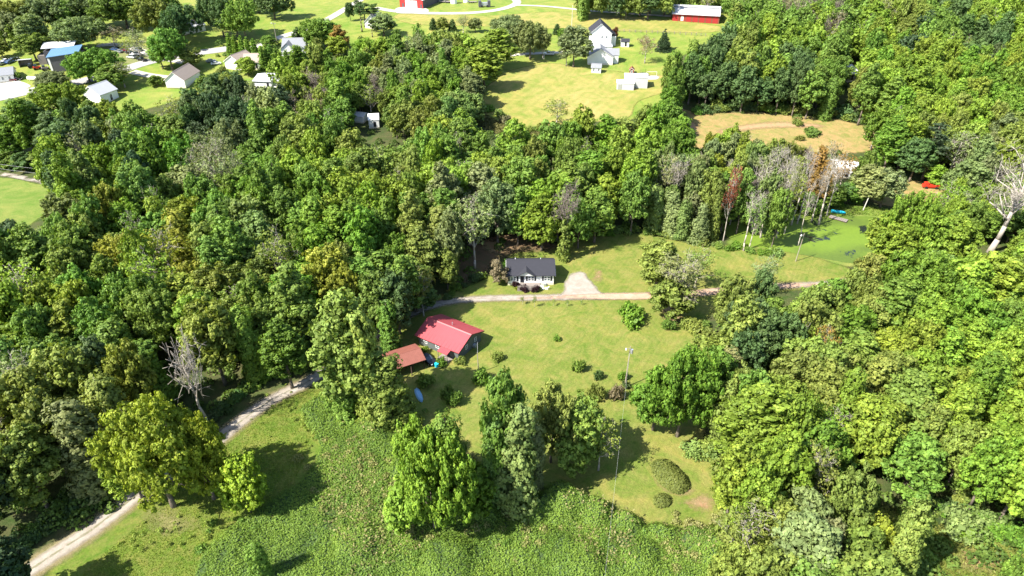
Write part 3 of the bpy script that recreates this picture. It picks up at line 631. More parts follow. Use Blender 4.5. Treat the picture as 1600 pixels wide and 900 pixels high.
MB().box(L*.14, L*.18, -W/2-.06, -W/2, .2, 2.4).build('door_board', 'weathered_wood', rh)
for x in (-L*.32, -L*.02): window(rh, x, 1.6, 1.0, 1.1, -W/2)
window(rh, -1.2, 1.75, .8, 1.1, L/2, 'x', 1); window(rh, 2.2, 1.75, .8, 1.1, L/2, 'x', 1)
MB().box(L/2+.01, L/2+.7, 1.0, 1.9, .2, .9).build('air_conditioner', 'galvanised', rh); MB().tube((0, 1.2, 3.6), (0, 1.2, 4.9), .1).build('vent_pipe', 'galvanised', ro)

# rusty shed with open front
A, B = G(652, 560), G(628, 577); p = G(628, 572)
sh = empty('open_shed', (G(628, 573)[0], G(628, 573)[1], 0), R_(28), 'open-fronted shed with faded rusty red metal roof beside the big vine-covered tree', 'shed')
SL, SW, SHh = 9.0, 6.4, 2.5
for s, nm in ((1, 'roof'), (-1, 'roof')):
    q = MB(); roofslab(q, -SL/2, SL/2, s*SW/2, SHh-.05, 0, SHh+1.0, .1); q.build('roof', 'rusty_metal_roof', sh)
q = MB(); q.box(-SL/2+.3, SL/2-.3, SW/2-.5, SW/2-.4, -.3, SHh); q.build('back_wall', 'dark_wood', sh)
MB().box(-SL/2+.3, -SL/2+.4, -SW/2+.4, SW/2-.52, -.3, SHh).build('side_wall', 'dark_wood', sh)
for x in (-SL/2+.35, -1.3, 1.6, SL/2-.4):
    MB().box(x-.09, x+.09, -SW/2+.2, -SW/2+.38, -.3, SHh-.02).build('post', 'dark_wood', sh)
MB().prism([(-SW/2+.5, SHh), (SW/2-.5, SHh), (0, SHh+.85)], SL/2-.5, SL/2-.4).build('gable_end', 'dark_wood', sh)
MB().box(-SL/2, SL/2, -.1, .1, SHh+.98, SHh+1.12).build('ridge_cap', 'rusty_metal_roof', sh)
q = MB(); q.tube((.9, -SW/2-.6, 0), (1.1, -SW/2+.2, 2.3), .12, .1); q.build('prop', 'dark_wood', sh)

# vehicles
def car(loc, rz, paint, label, name='parked_car', cat='car', pickup=False, van=False, s=1.0, group=None):
    o = empty(name, loc, rz, label, cat, group); o.scale = (s, s, s)
    if pickup: prof = [(-2.7,.45),(-2.75,.95),(-2.7,1.08),(-.75,1.08),(-.7,1.10),(1.0,1.10),(2.3,1.02),(2.6,.85),(2.65,.45)]
    else: prof = [(-2.2,.40),(-2.28,.8),(-2.15,1.0),(-1.7,1.02),(.9,1.0),(1.9,.88),(2.2,.70),(2.25,.40)]
    MB().prism([(x, z) for x, z in prof], -.9, .9, 'y').build('body', paint, o, .06)
    cab = [(-.75,1.08),(-.6,1.80),(.35,1.82),(1.05,1.10)] if pickup else ([(-2.1,1.0),(-2.0,1.85),(.5,1.88),(1.2,1.0)] if van else [(-1.75,1.0),(-1.15,1.46),(.15,1.48),(.95,1.0)])
    MB().prism(cab, -.78, .78, 'y').build('glasshouse', 'pane_glass', o, .05)
    z = cab[1][1]; MB().box(cab[1][0]+.06, cab[2][0]-.06, -.70, .70, z-.03, z+.04).build('roof', paint, o, .03)
    if pickup: MB().box(-2.6, -.85, -.74, .74, 1.07, 1.09).build('bed', 'rubber', o)
    for x in ((-1.75, 1.75) if pickup else (-1.4, 1.4)):
        for y in (-.82, .82):
            wv = MB().tube((x, y-.12, .36), (x, y+.12, .36), .37, .37, 14).build('wheel', 'rubber', o, .02); MB().tube((x, y-.14, .36), (x, y+.14, .36), .2, .2, 8).build('rim', 'galvanised', wv)
    xe = 2.62 if pickup else 2.2
    for y in (-.68, .68): MB().box(xe-.04, xe+.05, y-.16, y+.16, .68, .84).build('headlight', 'white_paint', o, .02)
    return o
car(G(668.5, 565), R_(-42), 'black_car_paint', 'black car between the open shed and the red-roofed house')
car(G(857, 86), R_(175), 'white_car_paint', 'pale pickup truck on the drive to the two-storey white house', 'parked_truck', 'pickup truck', True)
car(G(910, 80), R_(175), 'maroon_car_paint', 'dark red car beside the two-storey white house')
LOTC = [(178,79,'blue_car_paint',0,0),(186,82,'silver_car_paint',0,0),(195,80,'maroon_car_paint',0,0),(203,84,'black_car_paint',0,0),(206,91,'white_car_paint',0,1),(213,86,'white_car_paint',1,0),(222,95,'black_car_paint',1,0),(216,80,'silver_car_paint',0,1),(190,76,'black_car_paint',0,0)]
LW = {'blue_car_paint':'dark blue','silver_car_paint':'silver','maroon_car_paint':'dark red','black_car_paint':'black','white_car_paint':'white'}
LL = ['dark blue car at the far west end of the worn parking lot','silver car beside the dark blue one in the worn lot','dark red car in the middle of the worn parking lot','black car just behind the white van in the lot','white van parked by the lane in front of the lot','white pickup truck parked beside the white van','black pickup truck parked nearest the main road','silver van under the thin tree of the parking lot','black car farthest back in the worn parking lot']
for (u, v, pt, pk, vn), lb in zip(LOTC, LL): car(G(u, v), R_(160+rnd.uniform(-8, 8)), pt, lb, 'parked_truck' if pk else ('parked_van' if vn else 'parked_car'), 'pickup truck' if pk else ('van' if vn else 'car'), bool(pk), bool(vn), group='vehicles in the worn lot')
ROWC = ['black','silver','white','blue','black']
for i, nm in enumerate(['black_car_paint','silver_car_paint','white_car_paint','blue_car_paint','black_car_paint']):
    car(G(-1+i*6.0, 99-i*1.2 + (i % 2)*3), R_(70), nm, ['black car at the open end of the shaded row','silver car in the shaded row behind the lawn','white car in the middle of the shaded row','dark blue car in the shaded row of cars','black car at the tree end of the shaded row'][i], group='row of cars under the trees')
car(G(17, 127), R_(15), 'maroon_car_paint', 'maroon pickup truck on the white forecourt', 'parked_truck', 'pickup truck', True)
car(G(27, 125), R_(15), 'black_car_paint', 'dark car behind the maroon pickup on the forecourt')
for (u, v, nm, lb) in [(330,97,'silver_car_paint','silver car on the shaded drive past the tan-roofed house'),(338,101,'white_car_paint','white car on the shaded drive past the tan-roofed house'),(410,107,'silver_car_paint','silver car under the eave of the small tan house'),(105,83,'blue_car_paint','dark blue car behind the blue metal building'),(116,84,'black_car_paint','black car behind the blue metal building')]:
    car(G(u, v), R_(20), nm, lb)

# far houses
def simple_house(name, pa, pb, W, H, rise, wall, roof, label, win=((-.25,), ()), found=.3, cat='house', over=.4, gable_front=False, dr=True, wz=.55):
    c, L, rz = house_from_front(pa, pb, W)
    if gable_front:   # the gable faces the camera: ridge runs away from it
        o, r = gable_house(name, c, rz+math.pi/2, W, L, H, rise, wall, roof, label, cat, over, found=found)
        for x in win[0]: window(o, -x*L, H*wz, .9, 1.3, -W/2, 'x', -1)
        for y in win[1]: window(o, y*W, H*wz, .9, 1.3, -L/2)
    else:
        o, r = gable_house(name, c, rz, L, W, H, rise, wall, roof, label, cat, over, found=found)
        for x in win[0]: window(o, x*L, H*wz, .9, 1.3, -W/2)
        for y in win[1]: window(o, y*W, H*wz, .9, 1.3, L/2, 'x', 1)
        if dr: door(o, .08*L, .3, 1, 2, -W/2)
    return o, r, L
o, r, L = simple_house('two_storey_house', (921, 75), (954, 75.5), 11, 6.6, 4.2, 'white_siding', 'dark_shingle', 'two-storey white house with dark grey gable roof, the taller of the far pair', ((.06, .28), ()), gable_front=True, wz=.72)
MB().prism([(-L/2-2.8, 4.2), (-L/2, 6.4), (-L/2, 6.6), (-L/2-2.8, 4.4)], -2, 5).build('side_roof', 'dark_shingle', o); MB().box(-2, 5, -L/2-2.6, -L/2-.0, -.3, 4.2).build('side_wing', 'white_siding', o)
c, L2, rz2 = house_from_front((922, 83.5), (956, 84), 5); k = empty('white_carport', c, rz2, 'low white building between the two-storey house and its garage', 'garage')
MB().box(-L2/2, L2/2, -2.5, 2.5, -.3, 2.9).build('wall', 'white_siding', k); MB().box(-L2/2-.2, L2/2+.2, -2.7, 2.7, 2.905, 3.1).build('roof', 'pale_metal', k)
for x in (-.22, 0, .2): door(k, x*L2, 0, 2.3, 2.1, -2.5, mat='pane_glass', name='garage_door')
o, r, L = simple_house('garage_house', (918, 101), (957, 102), 9, 3.3, 3.4, 'white_siding', 'grey_shingle', 'white garage house with light grey cross-gable roof below the two-storey house', ((), ()), gable_front=True)
q = MB(); 
for s in (-1, 1): q.prism([(s*3.0+.5, 3.3), (.5, 5.7), (.5, 5.85), (s*3.0+.5, 3.45)], -L/2-3.0, 0.0, 'y')
q.build('wing_roof', 'grey_shingle', o); MB().prism([(-2.3, -.3), (3.3, -.3), (3.3, 3.3), (.5, 5.6), (-2.3, 3.3)], -L/2-2.6, -L/2+.1, 'y').build('wing_wall', 'white_siding', o)
simple_house('garden_shed', (970, 73.5), (982.5, 74), 3, 2.4, 1.0, 'white_siding', 'dark_shingle', 'small white shed with dark roof on the lawn by the two-storey house', ((), ()), cat='shed', over=.2)
simple_house('playhouse', (924, 114), (938.5, 115), 3, 2.3, 1.3, 'white_siding', 'grey_shingle', 'white playhouse with two windows below the garage house', ((-.27, .27), ()), cat='playhouse', over=.25, dr=False)
simple_house('brown_playhouse', (983, 116), (990, 116.5), 2.2, 1.9, .9, 'brown_siding', 'brown_siding', 'tiny red-brown playhouse beside the trampoline', ((0,), ()), cat='playhouse', over=.2, gable_front=True)
# trampoline
p = G(1005.5, 118.5); t = empty('trampoline', p, 0, 'round black trampoline with safety net posts', 'trampoline')
MB().tube((0,0,.75), (0,0,.82), 2.0, 2.0, 20).build('mat', 'rubber', t); q = MB()
for i in range(20):
    a, b = i*.314159, (i+1)*.314159; q.tube((2.1*math.cos(a), 2.1*math.sin(a), .82), (2.1*math.cos(b), 2.1*math.sin(b), .82), .08, .08, 5)
q.build('rim', 'galvanised', t)
for i in range(6):
    a = i*1.0472; MB().tube((2.15*math.cos(a), 2.15*math.sin(a), -.05), (2.15*math.cos(a), 2.15*math.sin(a), 2.4), .05, .05, 5).build('net_post', 'dark_trim', t)
p = G(1018, 119.5); t = empty('goal_frame', p, 0, 'thin white goal frame beside the trampoline', 'goal')
for x in (-2.2, 2.2): MB().tube((x,0,-.1), (x,0,2.1), .06, .06, 5).build('post', 'white_paint', t)
MB().tube((-2.2,0,2.1), (2.2,0,2.1), .06, .06, 5).build('crossbar', 'white_paint', t)
# white box buildings
for (a, b, W, H, nm) in (((975, 137), (1011, 138.5), 5, 4.2, 'long white flat-roofed metal building by the wood edge'), ((963, 140), (990, 141.5), 4, 2.6, 'lower white box building in front of the long white one')):
    c, L, rz = house_from_front(a, b, W); o = empty('metal_building', c, rz, nm, 'metal building')
    MB().box(-L/2, L/2, -W/2, W/2, -.5, H).build('wall', 'pale_metal', o)
    MB().add([(-L/2-.15,-W/2-.15,H+.01),(L/2+.15,-W/2-.15,H+.01),(L/2+.15,W/2+.15,H+.35),(-L/2-.15,W/2+.15,H+.35),(-L/2-.15,-W/2-.15,H+.1),(L/2+.15,-W/2-.15,H+.1),(L/2+.15,W/2+.15,H+.45),(-L/2-.15,W/2+.15,H+.45)], [(3,2,1,0),(4,5,6,7),(0,1,5,4),(1,2,6,5),(2,3,7,6),(3,0,4,7)]).build('roof', 'white_paint', o)
    door(o, -L*.3, 0, 1.6, 2.1, -W/2, mat='galvanised')
# long red barn
A = G(1050, 32.5); B = G(1122, 37.5); d = B-A; L = math.hypot(d[0], d[1]); rz = math.atan2(d[1], d[0])
W = 17; c = (A[:2]+B[:2])/2 + np.array([-math.sin(rz), math.cos(rz)])*W/2
bn = empty('red_barn', (c[0], c[1], float(TH(*c))), rz, 'long red barn with white metal roof at the far wood edge', 'barn')
MB().prism([(-W/2+.15, -1), (W/2, -1), (W/2, 3.4), (0, 5.8), (-W/2+.15, 3.4)], -L/2, L/2).build('wall', 'barn_red', bn)
pw = L/7
for i in range(7):
    if i != 1: MB().box(-L/2+i*pw+.35, -L/2+(i+1)*pw-.35, -W/2, -W/2+.14, -.6, 3.25).build('wall_panel', 'barn_red', bn)
    MB().box(-L/2+(i+1)*pw-.3, -L/2+(i+1)*pw+.3, -W/2+.02, -W/2+.16, -.6, 3.3).build('post', 'brown_siding', bn)
door(bn, -L/2+pw*1.5, 0, 1.4, 2.3, -W/2+.13, mat='white_paint')
q = MB(); roofslab(q, -L/2-.5, L/2+.5, -W/2-.8, 3.25, -1.2, 5.35, .15); q.build('roof', 'pale_metal', bn)
q = MB(); roofslab(q, -L/2-.5, L/2+.5, -1.6, 5.75, .4, 6.3, .15); roofslab(q, -L/2-.5, L/2+.5, W/2+.8, 3.5, .4, 6.3, .15); q.build('upper_roof', 'pale_metal', bn)
MB().box(-L/2, L/2, -1.5, -1.35, 5.3, 5.76).build('clerestory', 'dark_siding', bn)
# red garage with white doors
A = G(624, 11.5); B = G(662, 13.5); d = B-A; L = math.hypot(d[0], d[1]); rz = math.atan2(d[1], d[0]); W = 26
c = (A[:2]+B[:2])/2 + np.array([-math.sin(rz-.12), math.cos(rz-.12)])*W/2
o, r = gable_house('red_garage', (c[0], c[1], float(TH(*c))), rz+math.pi/2-.12, W, L, 4.6, 2.6, 'barn_red', 'pale_metal', 'red garage building with two white doors and dark side', 'garage', .5)
for x in (-.13, .13): MB().box(-W/2-.06, -W/2, x*L-L*.12 , x*L+L*.12, -.5, 3.9).build('garage_door', 'white_paint', o)
for x in (-.42, .36): MB().box(-W/2-.05, -W/2, x*L-.5, x*L+.5, 0, 2.2).build('door', 'dark_siding', o)
MB().box(-W/2+.2, W/2, -L/2-.06, -L/2, -.5, 4.3).build('side_cladding', 'dark_siding', o)
p = G(709, 5.5); t = empty('storage_tank', p, 0, 'upright white storage tank behind the red garage', 'tank'); MB().tube((0,0,-.3),(0,0,4.6),1.8,1.8,16).build('shell','white_paint',t); MB().tube((0,0,4.6),(0,0,5.4),1.8,.3,16).build('cap','galvanised',t)
p = G(728, 3.5); t = empty('storage_tank', p, 0, 'smaller squat white tank behind the red garage', 'tank'); MB().tube((0,0,-.3),(0,0,2.6),1.5,1.5,16).build('shell','white_paint',t); MB().tube((0,0,2.6),(0,0,3.2),1.5,.3,16).build('cap','galvanised',t)
for (u, v, lb) in ((694,4,'grey flat trailer standing nearest the red garage'),(702,4.5,'grey flat trailer beside the tall white tank'),(738,4.5,'dark flat trailer beyond the squat white tank')):
    t = empty('trailer', G(u, v), R_(10), lb, 'trailer'); MB().box(-2.6,2.6,-1,1,.6,.8).build('deck','weathered_wood',t); MB().box(-2.6,-2.5,-1,1,.8,1.8).build('headboard','galvanised',t); MB().tube((2.6,0,.7),(4,0,.5),.08).build('drawbar','dark_trim',t)
    for x in (-.6,.6):
        for y in (-1.1,1.1): MB().tube((x,y-.12,.36),(x,y+.12,.36),.37,.37,10).build('wheel','rubber',t)
p = G(757, 11); t = empty('farm_machine', p, R_(8), 'dark farm machine with two side frames on the loop lawn', 'farm machine')
for x in (-2.6, 2.6): MB().box(x-.8, x+.8, -1.2, 1.2, .3, 3.4).build('side_frame', 'dark_siding', t, .1)
MB().box(-1.8, 1.8, -.7, .7, .8, 2.6).build('hopper', 'galvanised', t, .1)
for x in (-1.5, 1.5): MB().tube((x,-1.3,.6),(x,-1.0,.6),.6,.6,12).build('wheel','rubber',t)
# blue-roofed workshop on the main road
A = G(84, 111); B = G(128, 112); d = B-A; L = math.hypot(d[0], d[1]); rz = math.atan2(d[1], d[0]); W = 24
c = (A[:2]+B[:2])/2 + np.array([-math.sin(rz+.35), math.cos(rz+.35)])*W/2
ws = empty('workshop', (c[0], c[1], float(TH(*c))), rz+.35, 'dark metal workshop with blue front roof and white rear roof', 'workshop')
L = L*.95
MB().box(-L/2, L/2, -W/2, -W*.05, -1, 5.2).build('front_wall', 'dark_siding', ws); MB().box(-L/2-4, L/2-4, -W*.05+.01, W/2, -1, 5.6).build('rear_wall', 'dark_siding', ws)
q = MB(); q.add([(-L/2-.4,-W/2-.4,5.25),(L/2+.4,-W/2-.4,6.4),(L/2+.4,-W*.05,7.4),(-L/2-.4,-W*.05,6.3),(-L/2-.4,-W/2-.4,5.45),(L/2+.4,-W/2-.4,6.6),(L/2+.4,-W*.05,7.6),(-L/2-.4,-W*.05,6.5)], [(3,2,1,0),(4,5,6,7),(0,1,5,4),(1,2,6,5),(2,3,7,6),(3,0,4,7)]); q.build('blue_roof', 'blue_metal', ws)
MB().prism([(-L/2, 5.2), (L/2, 5.2), (L/2, 6.45)], -W/2, -W/2+.2, 'y').build('front_gable', 'dark_siding', ws); MB().box(-L/2-.1, -L/2+.7, -W/2-.08, -W/2, -.5, 4.8).build('corner_post', 'white_paint', ws)
q = MB(); roofslab(q, -L/2-4.6, L/2-3.6, -W*.05+.05, 6.7, W*.25, 7.9, .2); roofslab(q, -L/2-4.6, L/2-3.6, W/2+.5, 6.3, W*.25, 7.9, .2); q.build('white_roof', 'pale_metal', ws)
MB().box(-L/2-.06, -L/2-.0, -W*.42, -W*.24, -.3, 4.2).build('bay_door', 'pane_glass', ws); MB().box(-L/2-.06, -L/2, -W*.2, -W*.1, -.3, 4.2).build('bay_door', 'pale_metal', ws)
MB().box(-L/2-7.5, -L/2-4.02, 0, W*.3, -1, 3.6).build('lean_to', 'weathered_wood', ws)
p = G(42, 103); t = empty('leaning_shed', p, R_(20), 'small open grey shed west of the workshop', 'shed'); MB().box(-2.5,2.5,1.4,1.5,-.4,2.6).build('wall','weathered_wood',t); MB().box(-2.5,-2.4,-1.5,1.39,-.4,2.6).build('side_wall','weathered_wood',t); MB().box(2.4,2.5,-1.5,1.39,-.4,2.6).build('side_wall','weathered_wood',t); q=MB(); roofslab(q,-2.8,2.8,-1.8,3.1,1.8,2.65,.1); q.build('roof','pale_metal',t)
for (u, v, m_, lb, s) in ((60,108.5,'red_machine','red machine parked beside the workshop bays',1.0),(73,109.5,'weathered_wood','pale pink-brown machine at the corner of the workshop',1.0),(51,106,'dark_trim','black machine parked by the open grey shed',.9)):
    t = empty('machine', G(u, v), R_(30), lb, 'machine'); t.scale = (s,s,s); MB().box(-1.8,1.0,-.8,.8,.5,1.4).build('body',m_,t,.12); MB().box(-1.4,-.2,-.7,.7,1.4,2.3).build('cab','pane_glass',t,.08)
    for x in (-1.2,.8):
        for y in (-.9,.9): MB().tube((x,y-.15,.5),(x,y+.15,.5),.5,.5,10).build('wheel','rubber',t)
t = empty('propane_tank', G(53, 125.5), R_(-10), 'long white propane tank on the roadside lawn', 'tank'); MB().tube((-2.6,0,.9),(2.6,0,.9),.8,.8,14).build('shell','white_paint',t,.2,smooth=True)
for x in (-1.6,1.6): MB().box(x-.15,x+.15,-.5,.5,-.1,.35).build('leg','cream_block',t)
simple_house('low_white_house', (-42, 137), (24, 127), 10, 2.9, 2.0, 'white_siding', 'grey_shingle', 'low white house with blue windows at the forecourt', ((-.1,.1,.24,.40), ()), over=.4)
simple_house('white_gable_house', (161, 165), (186, 152), 9, 3.8, 3.0, 'white_siding', 'pale_metal', 'white gable house with light grey-blue roof at the wood edge', ((.1,), ()))
simple_house('tan_roof_house', (261, 138), (291, 139), 14, 3.0, 3.2, 'white_siding', 'tan_shingle', 'white gable house with brownish tan roof beside the short drive', ((), ()), gable_front=True)
simple_house('tan_roof_house', (383, 110), (416, 108.5), 9, 3.0, 2.6, 'white_siding', 'tan_shingle', 'small tan-roofed house with porch behind the cedar hedge', ((-.3,.3), (0,)))
simple_house('tan_roof_house', (353, 107), (378, 111), 10, 3.0, 2.8, 'white_siding', 'tan_shingle', 'tan-roofed white gable house half hidden by a yellow-green tree', ((), ()), gable_front=True)
o, r, L = simple_house('grey_roof_house', (443, 87), (478, 86), 10, 3.0, 3.2, 'white_siding', 'grey_shingle', 'white house with blue-grey cross-gable roof beside the cedars', ((-.3,.1,.3), ()))
q = MB()
for s in (-1, 1): q.prism([(s*3.4-2.5, 2.8), (-2.5, 5.6), (-2.5, 5.75), (s*3.4-2.5, 2.95)], -7.6, 0.0, 'y')
q.build('wing_roof', 'grey_shingle', o); MB().prism([(-5.5, -.3), (.5, -.3), (.5, 2.9), (-2.5, 5.4), (-5.5, 2.9)], -7.2, -4.9, 'y').build('wing_wall', 'white_siding', o)
simple_house('hidden_house', (571, 44), (592, 46), 9, 3.0, 3.6, 'white_siding', 'grey_shingle', 'pale house with steep grey gable behind dark pines', ((), ()), gable_front=True)
simple_house('hidden_house', (290, 55), (322, 48), 9, 3.0, 2.2, 'white_siding', 'pale_metal', 'white-roofed house deep in the shade of large trees', ((-.2,.2), ()))
simple_house('small_white_barn', (577, 201), (593, 200), 6, 3.0, 1.4, 'white_siding', 'white_paint', 'small white metal shed in a wood clearing', ((), ()), gable_front=False, cat='shed', over=.15)
simple_house('small_white_barn', (547, 190), (568, 193), 5, 2.2, .9, 'white_siding', 'pale_metal', 'low white shed half hidden by branches beside the small barn', ((), ()), cat='shed', over=.15, dr=False)
simple_house('pond_house', (1301, 276), (1337, 280), 8, 2.9, 1.2, 'white_siding', 'white_paint', 'white-roofed mobile home among trees behind the pond', ((-.35,-.1,.3), ()), over=.3)
simple_house('wood_house', (1316, 131), (1340, 126), 11, 3.0, 2.2, 'weathered_wood', 'pale_metal', 'pale-roofed house alone in a gap of the upper woods', ((-.2,.2), ()))
simple_house('metal_roof_shed', (398, 139), (436, 141), 12, 2.8, 1.3, 'white_siding', 'pale_metal', 'flat pale grey roofed shed surrounded by trees', ((), ()), cat='shed')
# pond side things
p0 = G(1303, 341); p1 = G(1316, 346); dk = empty('dock', ((p0+p1)/2).tolist(), R_(-38), 'small weathered wooden dock at the pond edge', 'dock')
for i in range(9): MB().box(-2.6+i*.58, -2.6+i*.58+.52, -1.0, 1.0, .42, .50).build('plank', 'weathered_wood', dk)
for y in (-.85, .85): MB().box(-2.6, 2.6, y-.06, y+.06, .24, .417).build('beam', 'dark_wood', dk)
for x in (-2.2, 2.2):
    for y in (-.95, .95): MB().box(x-.08, x+.08, y-.08, y+.08, -.4, .24).build('leg', 'dark_wood', dk)
bt = empty('rowing_boat', G(1309, 333.5), R_(-20), 'bright turquoise boat drawn up on the pond bank', 'boat')
prof = [(-2.0,.55),(-1.9,.7),(0,.8),(1.4,.62),(2.1,.05)]; vs = []; nn = len(prof)
for x, hw in prof: vs += [(x,-hw,.75),(x,-hw*.6,.2),(x,hw*.6,.2),(x,hw,.75)]
MB().add(vs, [(4*i+j, 4*i+4+j, 4*i+5+j, 4*i+1+j) for i in range(nn-1) for j in range(3)]+[(0,1,2,3)]).build('hull', 'turquoise_plastic', bt); MB().box(-.6,-.2,-.72,.72,.6,.66).build('seat', 'turquoise_plastic', bt); MB().box(.7,1.0,-.62,.62,.6,.66).build('seat','turquoise_plastic',bt)
bt = empty('rowing_boat', G(655, 619), R_(-68), 'pale blue upturned boat on shaded grass below the shed', 'boat')
prof = [(-2.0,.5,.5),(-1.2,.62,.7),(.2,.66,.72),(1.3,.5,.62),(2.0,.12,.35)]; vs = []
for x, hw, h in prof: vs += [(x,-hw,.05),(x,-hw*.8,h*.75),(x,0,h),(x,hw*.8,h*.75),(x,hw,.05)]
MB().add(vs, [(5*i+j, 5*i+5+j, 5*i+6+j, 5*i+1+j) for i in range(4) for j in range(4)]+[(0,1,2,3,4),(20,21,22,23,24)]).build('hull', 'boat_blue', bt, smooth=True); MB().box(-1.9,1.8,-.04,.04,.66,.76).build('keel','boat_blue',bt)
t = empty('water_barrel', G(682.5, 573), 0, 'turquoise barrel beside the black car', 'barrel'); MB().tube((0,0,0),(0,0,.9),.42,.46,12).build('drum','turquoise_plastic',t); MB().tube((0,0,.9),(0,0,.95),.48,.48,12).build('lid','turquoise_plastic',t)
t = empty('red_machine', G(1453, 294), R_(-5), 'red farm machine on the dry yard beyond the pond', 'farm machine'); MB().box(-2.6,2.6,-.7,.7,.5,1.3).build('frame','red_machine',t,.1); MB().box(-2.2,-.9,-.6,.6,1.3,2.1).build('hopper','red_machine',t,.1)
for x in (-1.6,1.6):
    for y in (-.85,.85): MB().tube((x,y-.12,.45),(x,y+.12,.45),.45,.45,10).build('wheel','rubber',t)
car(G(1403, 283), R_(-35), 'silver_car_paint', 'grey car parked on the track beyond the pond', van=True)
t = empty('garden_ornament', G(854, 452.5), 0, 'small white lawn ornament before the dark-roofed house', 'ornament'); MB().box(-.45,.45,-.18,.18,.25,.7).build('body','white_stone',t,.12); MB().box(.38,.7,-.12,.12,.6,.95).build('head','white_stone',t,.08); MB().box(-.4,.4,-.15,.15,-.05,.25).build('base','white_stone',t)

# poles, wires
def pole(u, v, H, label, lean=(0,0), mat='pole_wood', arms=1, lamp=False, r=.16, tr=False):
    t = empty('utility_pole', G(u, v), 0, label, 'utility pole'); MB().tube((0,0,-.5),(lean[0],lean[1],H),r,r*.65,8).build('post', mat, t)
    if arms: MB().box(lean[0]-1.1,lean[0]+1.1,lean[1]-.07,lean[1]+.07,H-.75,H-.6).build('crossarm','weathered_wood',t); 
    for x in (-.95,0,.95)[:3*arms]: MB().tube((lean[0]+x,lean[1],H-.6),(lean[0]+x,lean[1],H-.35),.06,.04,6).build('insulator','white_stone',t)
    if lamp: MB().tube((lean[0],lean[1]-.1,H-.5),(lean[0]-.9,lean[1]-.5,H-.2),.05,.04,6).build('lamp_arm','galvanised',t); MB().tube((lean[0]-.9,lean[1]-.5,H-.42),(lean[0]-.9,lean[1]-.5,H-.1),.2,.14,10).build('lamp_head','white_paint',t)
    if tr: MB().tube((lean[0]+.38,lean[1],H-1.7),(lean[0]+.38,lean[1],H-.75),.28,.28,10).build('transformer','galvanised',t)
    p = G(u, v); return Vector((p[0]+lean[0], p[1]+lean[1], p[2]+H-.35))
pc = pole(976, 606, 10.5, 'utility pole with lamp and pale transformer in the middle of the lawn', (.3, .5), lamp=True, tr=True, arms=0, r=.12)
ph = pole(748, 583, 5.6, 'short wooden service pole beside the red-roofed house', (-.15, 0), r=.11, arms=0)
pp = pole(1243, 408.5, 8.6, 'pole with white lamp casting a shadow by the pond bank', (.4, 0), lamp=True, arms=0, r=.13)
p2 = pole(1348, 329, 9.5, 'pale leaning pole standing behind the pond', (1.2, 0), 'pale_pole', 0)
pole(433, 68, 10, 'utility pole by the far pale lane', lamp=True); pole(893, 47, 12, 'pale tall pole on the lawn by the two-storey house', (0,0), 'pale_pole', 0, r=.14); pole(850, 92, 10, 'utility pole by the drive to the two-storey house', (0,0), 'pale_pole'); pole(902, 24, 10, 'thin pole by the lane to the long red barn', arms=0, r=.14); pole(978, 30, 10, 'thin pole nearest the long red barn', arms=0, r=.14)
def wire(a, b, sag, label, r=.022, parent=None, name='overhead_wire', n=18):
    a, b = Vector(a), Vector(b); P = [a.lerp(b, i/n) - Vector((0,0,4*sag*(i/n)*(1-i/n))) for i in range(n+1)]; m_ = MB()
    for i in range(n): m_.tube(P[i], P[i+1], r, r, 4)
    return tag(m_.build(name, 'wire_metal', None), label, 'wire')
pb = G(934, 1000, 7.0); wire(pc, (pb[0], pb[1], 7.0), .8, 'pale overhead wire running down the lawn from the central pole', .008)
pb2 = G(880, 1000, 9.0)
eave = (rh.location + Vector((math.cos(rh.rotation_euler.z)*7.0 + .6, math.sin(rh.rotation_euler.z)*7.0-.5, 3.3)))
wire(ph, eave, .3, 'short service wire from the short pole to the red-roofed house')
a = G(-30, 252, 6); b = G(110, 268, 6); wire((a[0],a[1],a[2]+6),(b[0],b[1],b[2]+6), .4, 'upper pale wire above the green pasture track'); a = G(-30, 259, 5); b = G(110, 275, 5); wire((a[0],a[1],a[2]+5),(b[0],b[1],b[2]+5), .4, 'lower pale wire above the green pasture track')
# field fence
fp = [G(*q) for q in ((905,48),(940,49),(975,50),(1010,51.5),(1045,53),(1080,55),(1110,57))]
fe = empty('field_fence', fp[0], 0, 'thin wire fence with posts across the far meadow', 'fence')
base = Vector(fp[0]); last = None
for i in range(len(fp)-1):
    for k in range(4):
        p = fp[i] + (fp[i+1]-fp[i])*k/4; z = float(TH(p[0], p[1])); q = Vector((p[0], p[1], z)) - base; MB().box(q.x-.12, q.x+.12, q.y-.12, q.y+.12, q.z-.3, q.z+1.4).build('post', 'weathered_wood', fe)
        if last is not None:
            m_ = MB()
            for h in (.5, .9, 1.3): m_.tube(last+Vector((0,0,h)), q+Vector((0,0,h)), .03, .03, 3)
            m_.build('rail', 'weathered_wood', fe)
        last = q

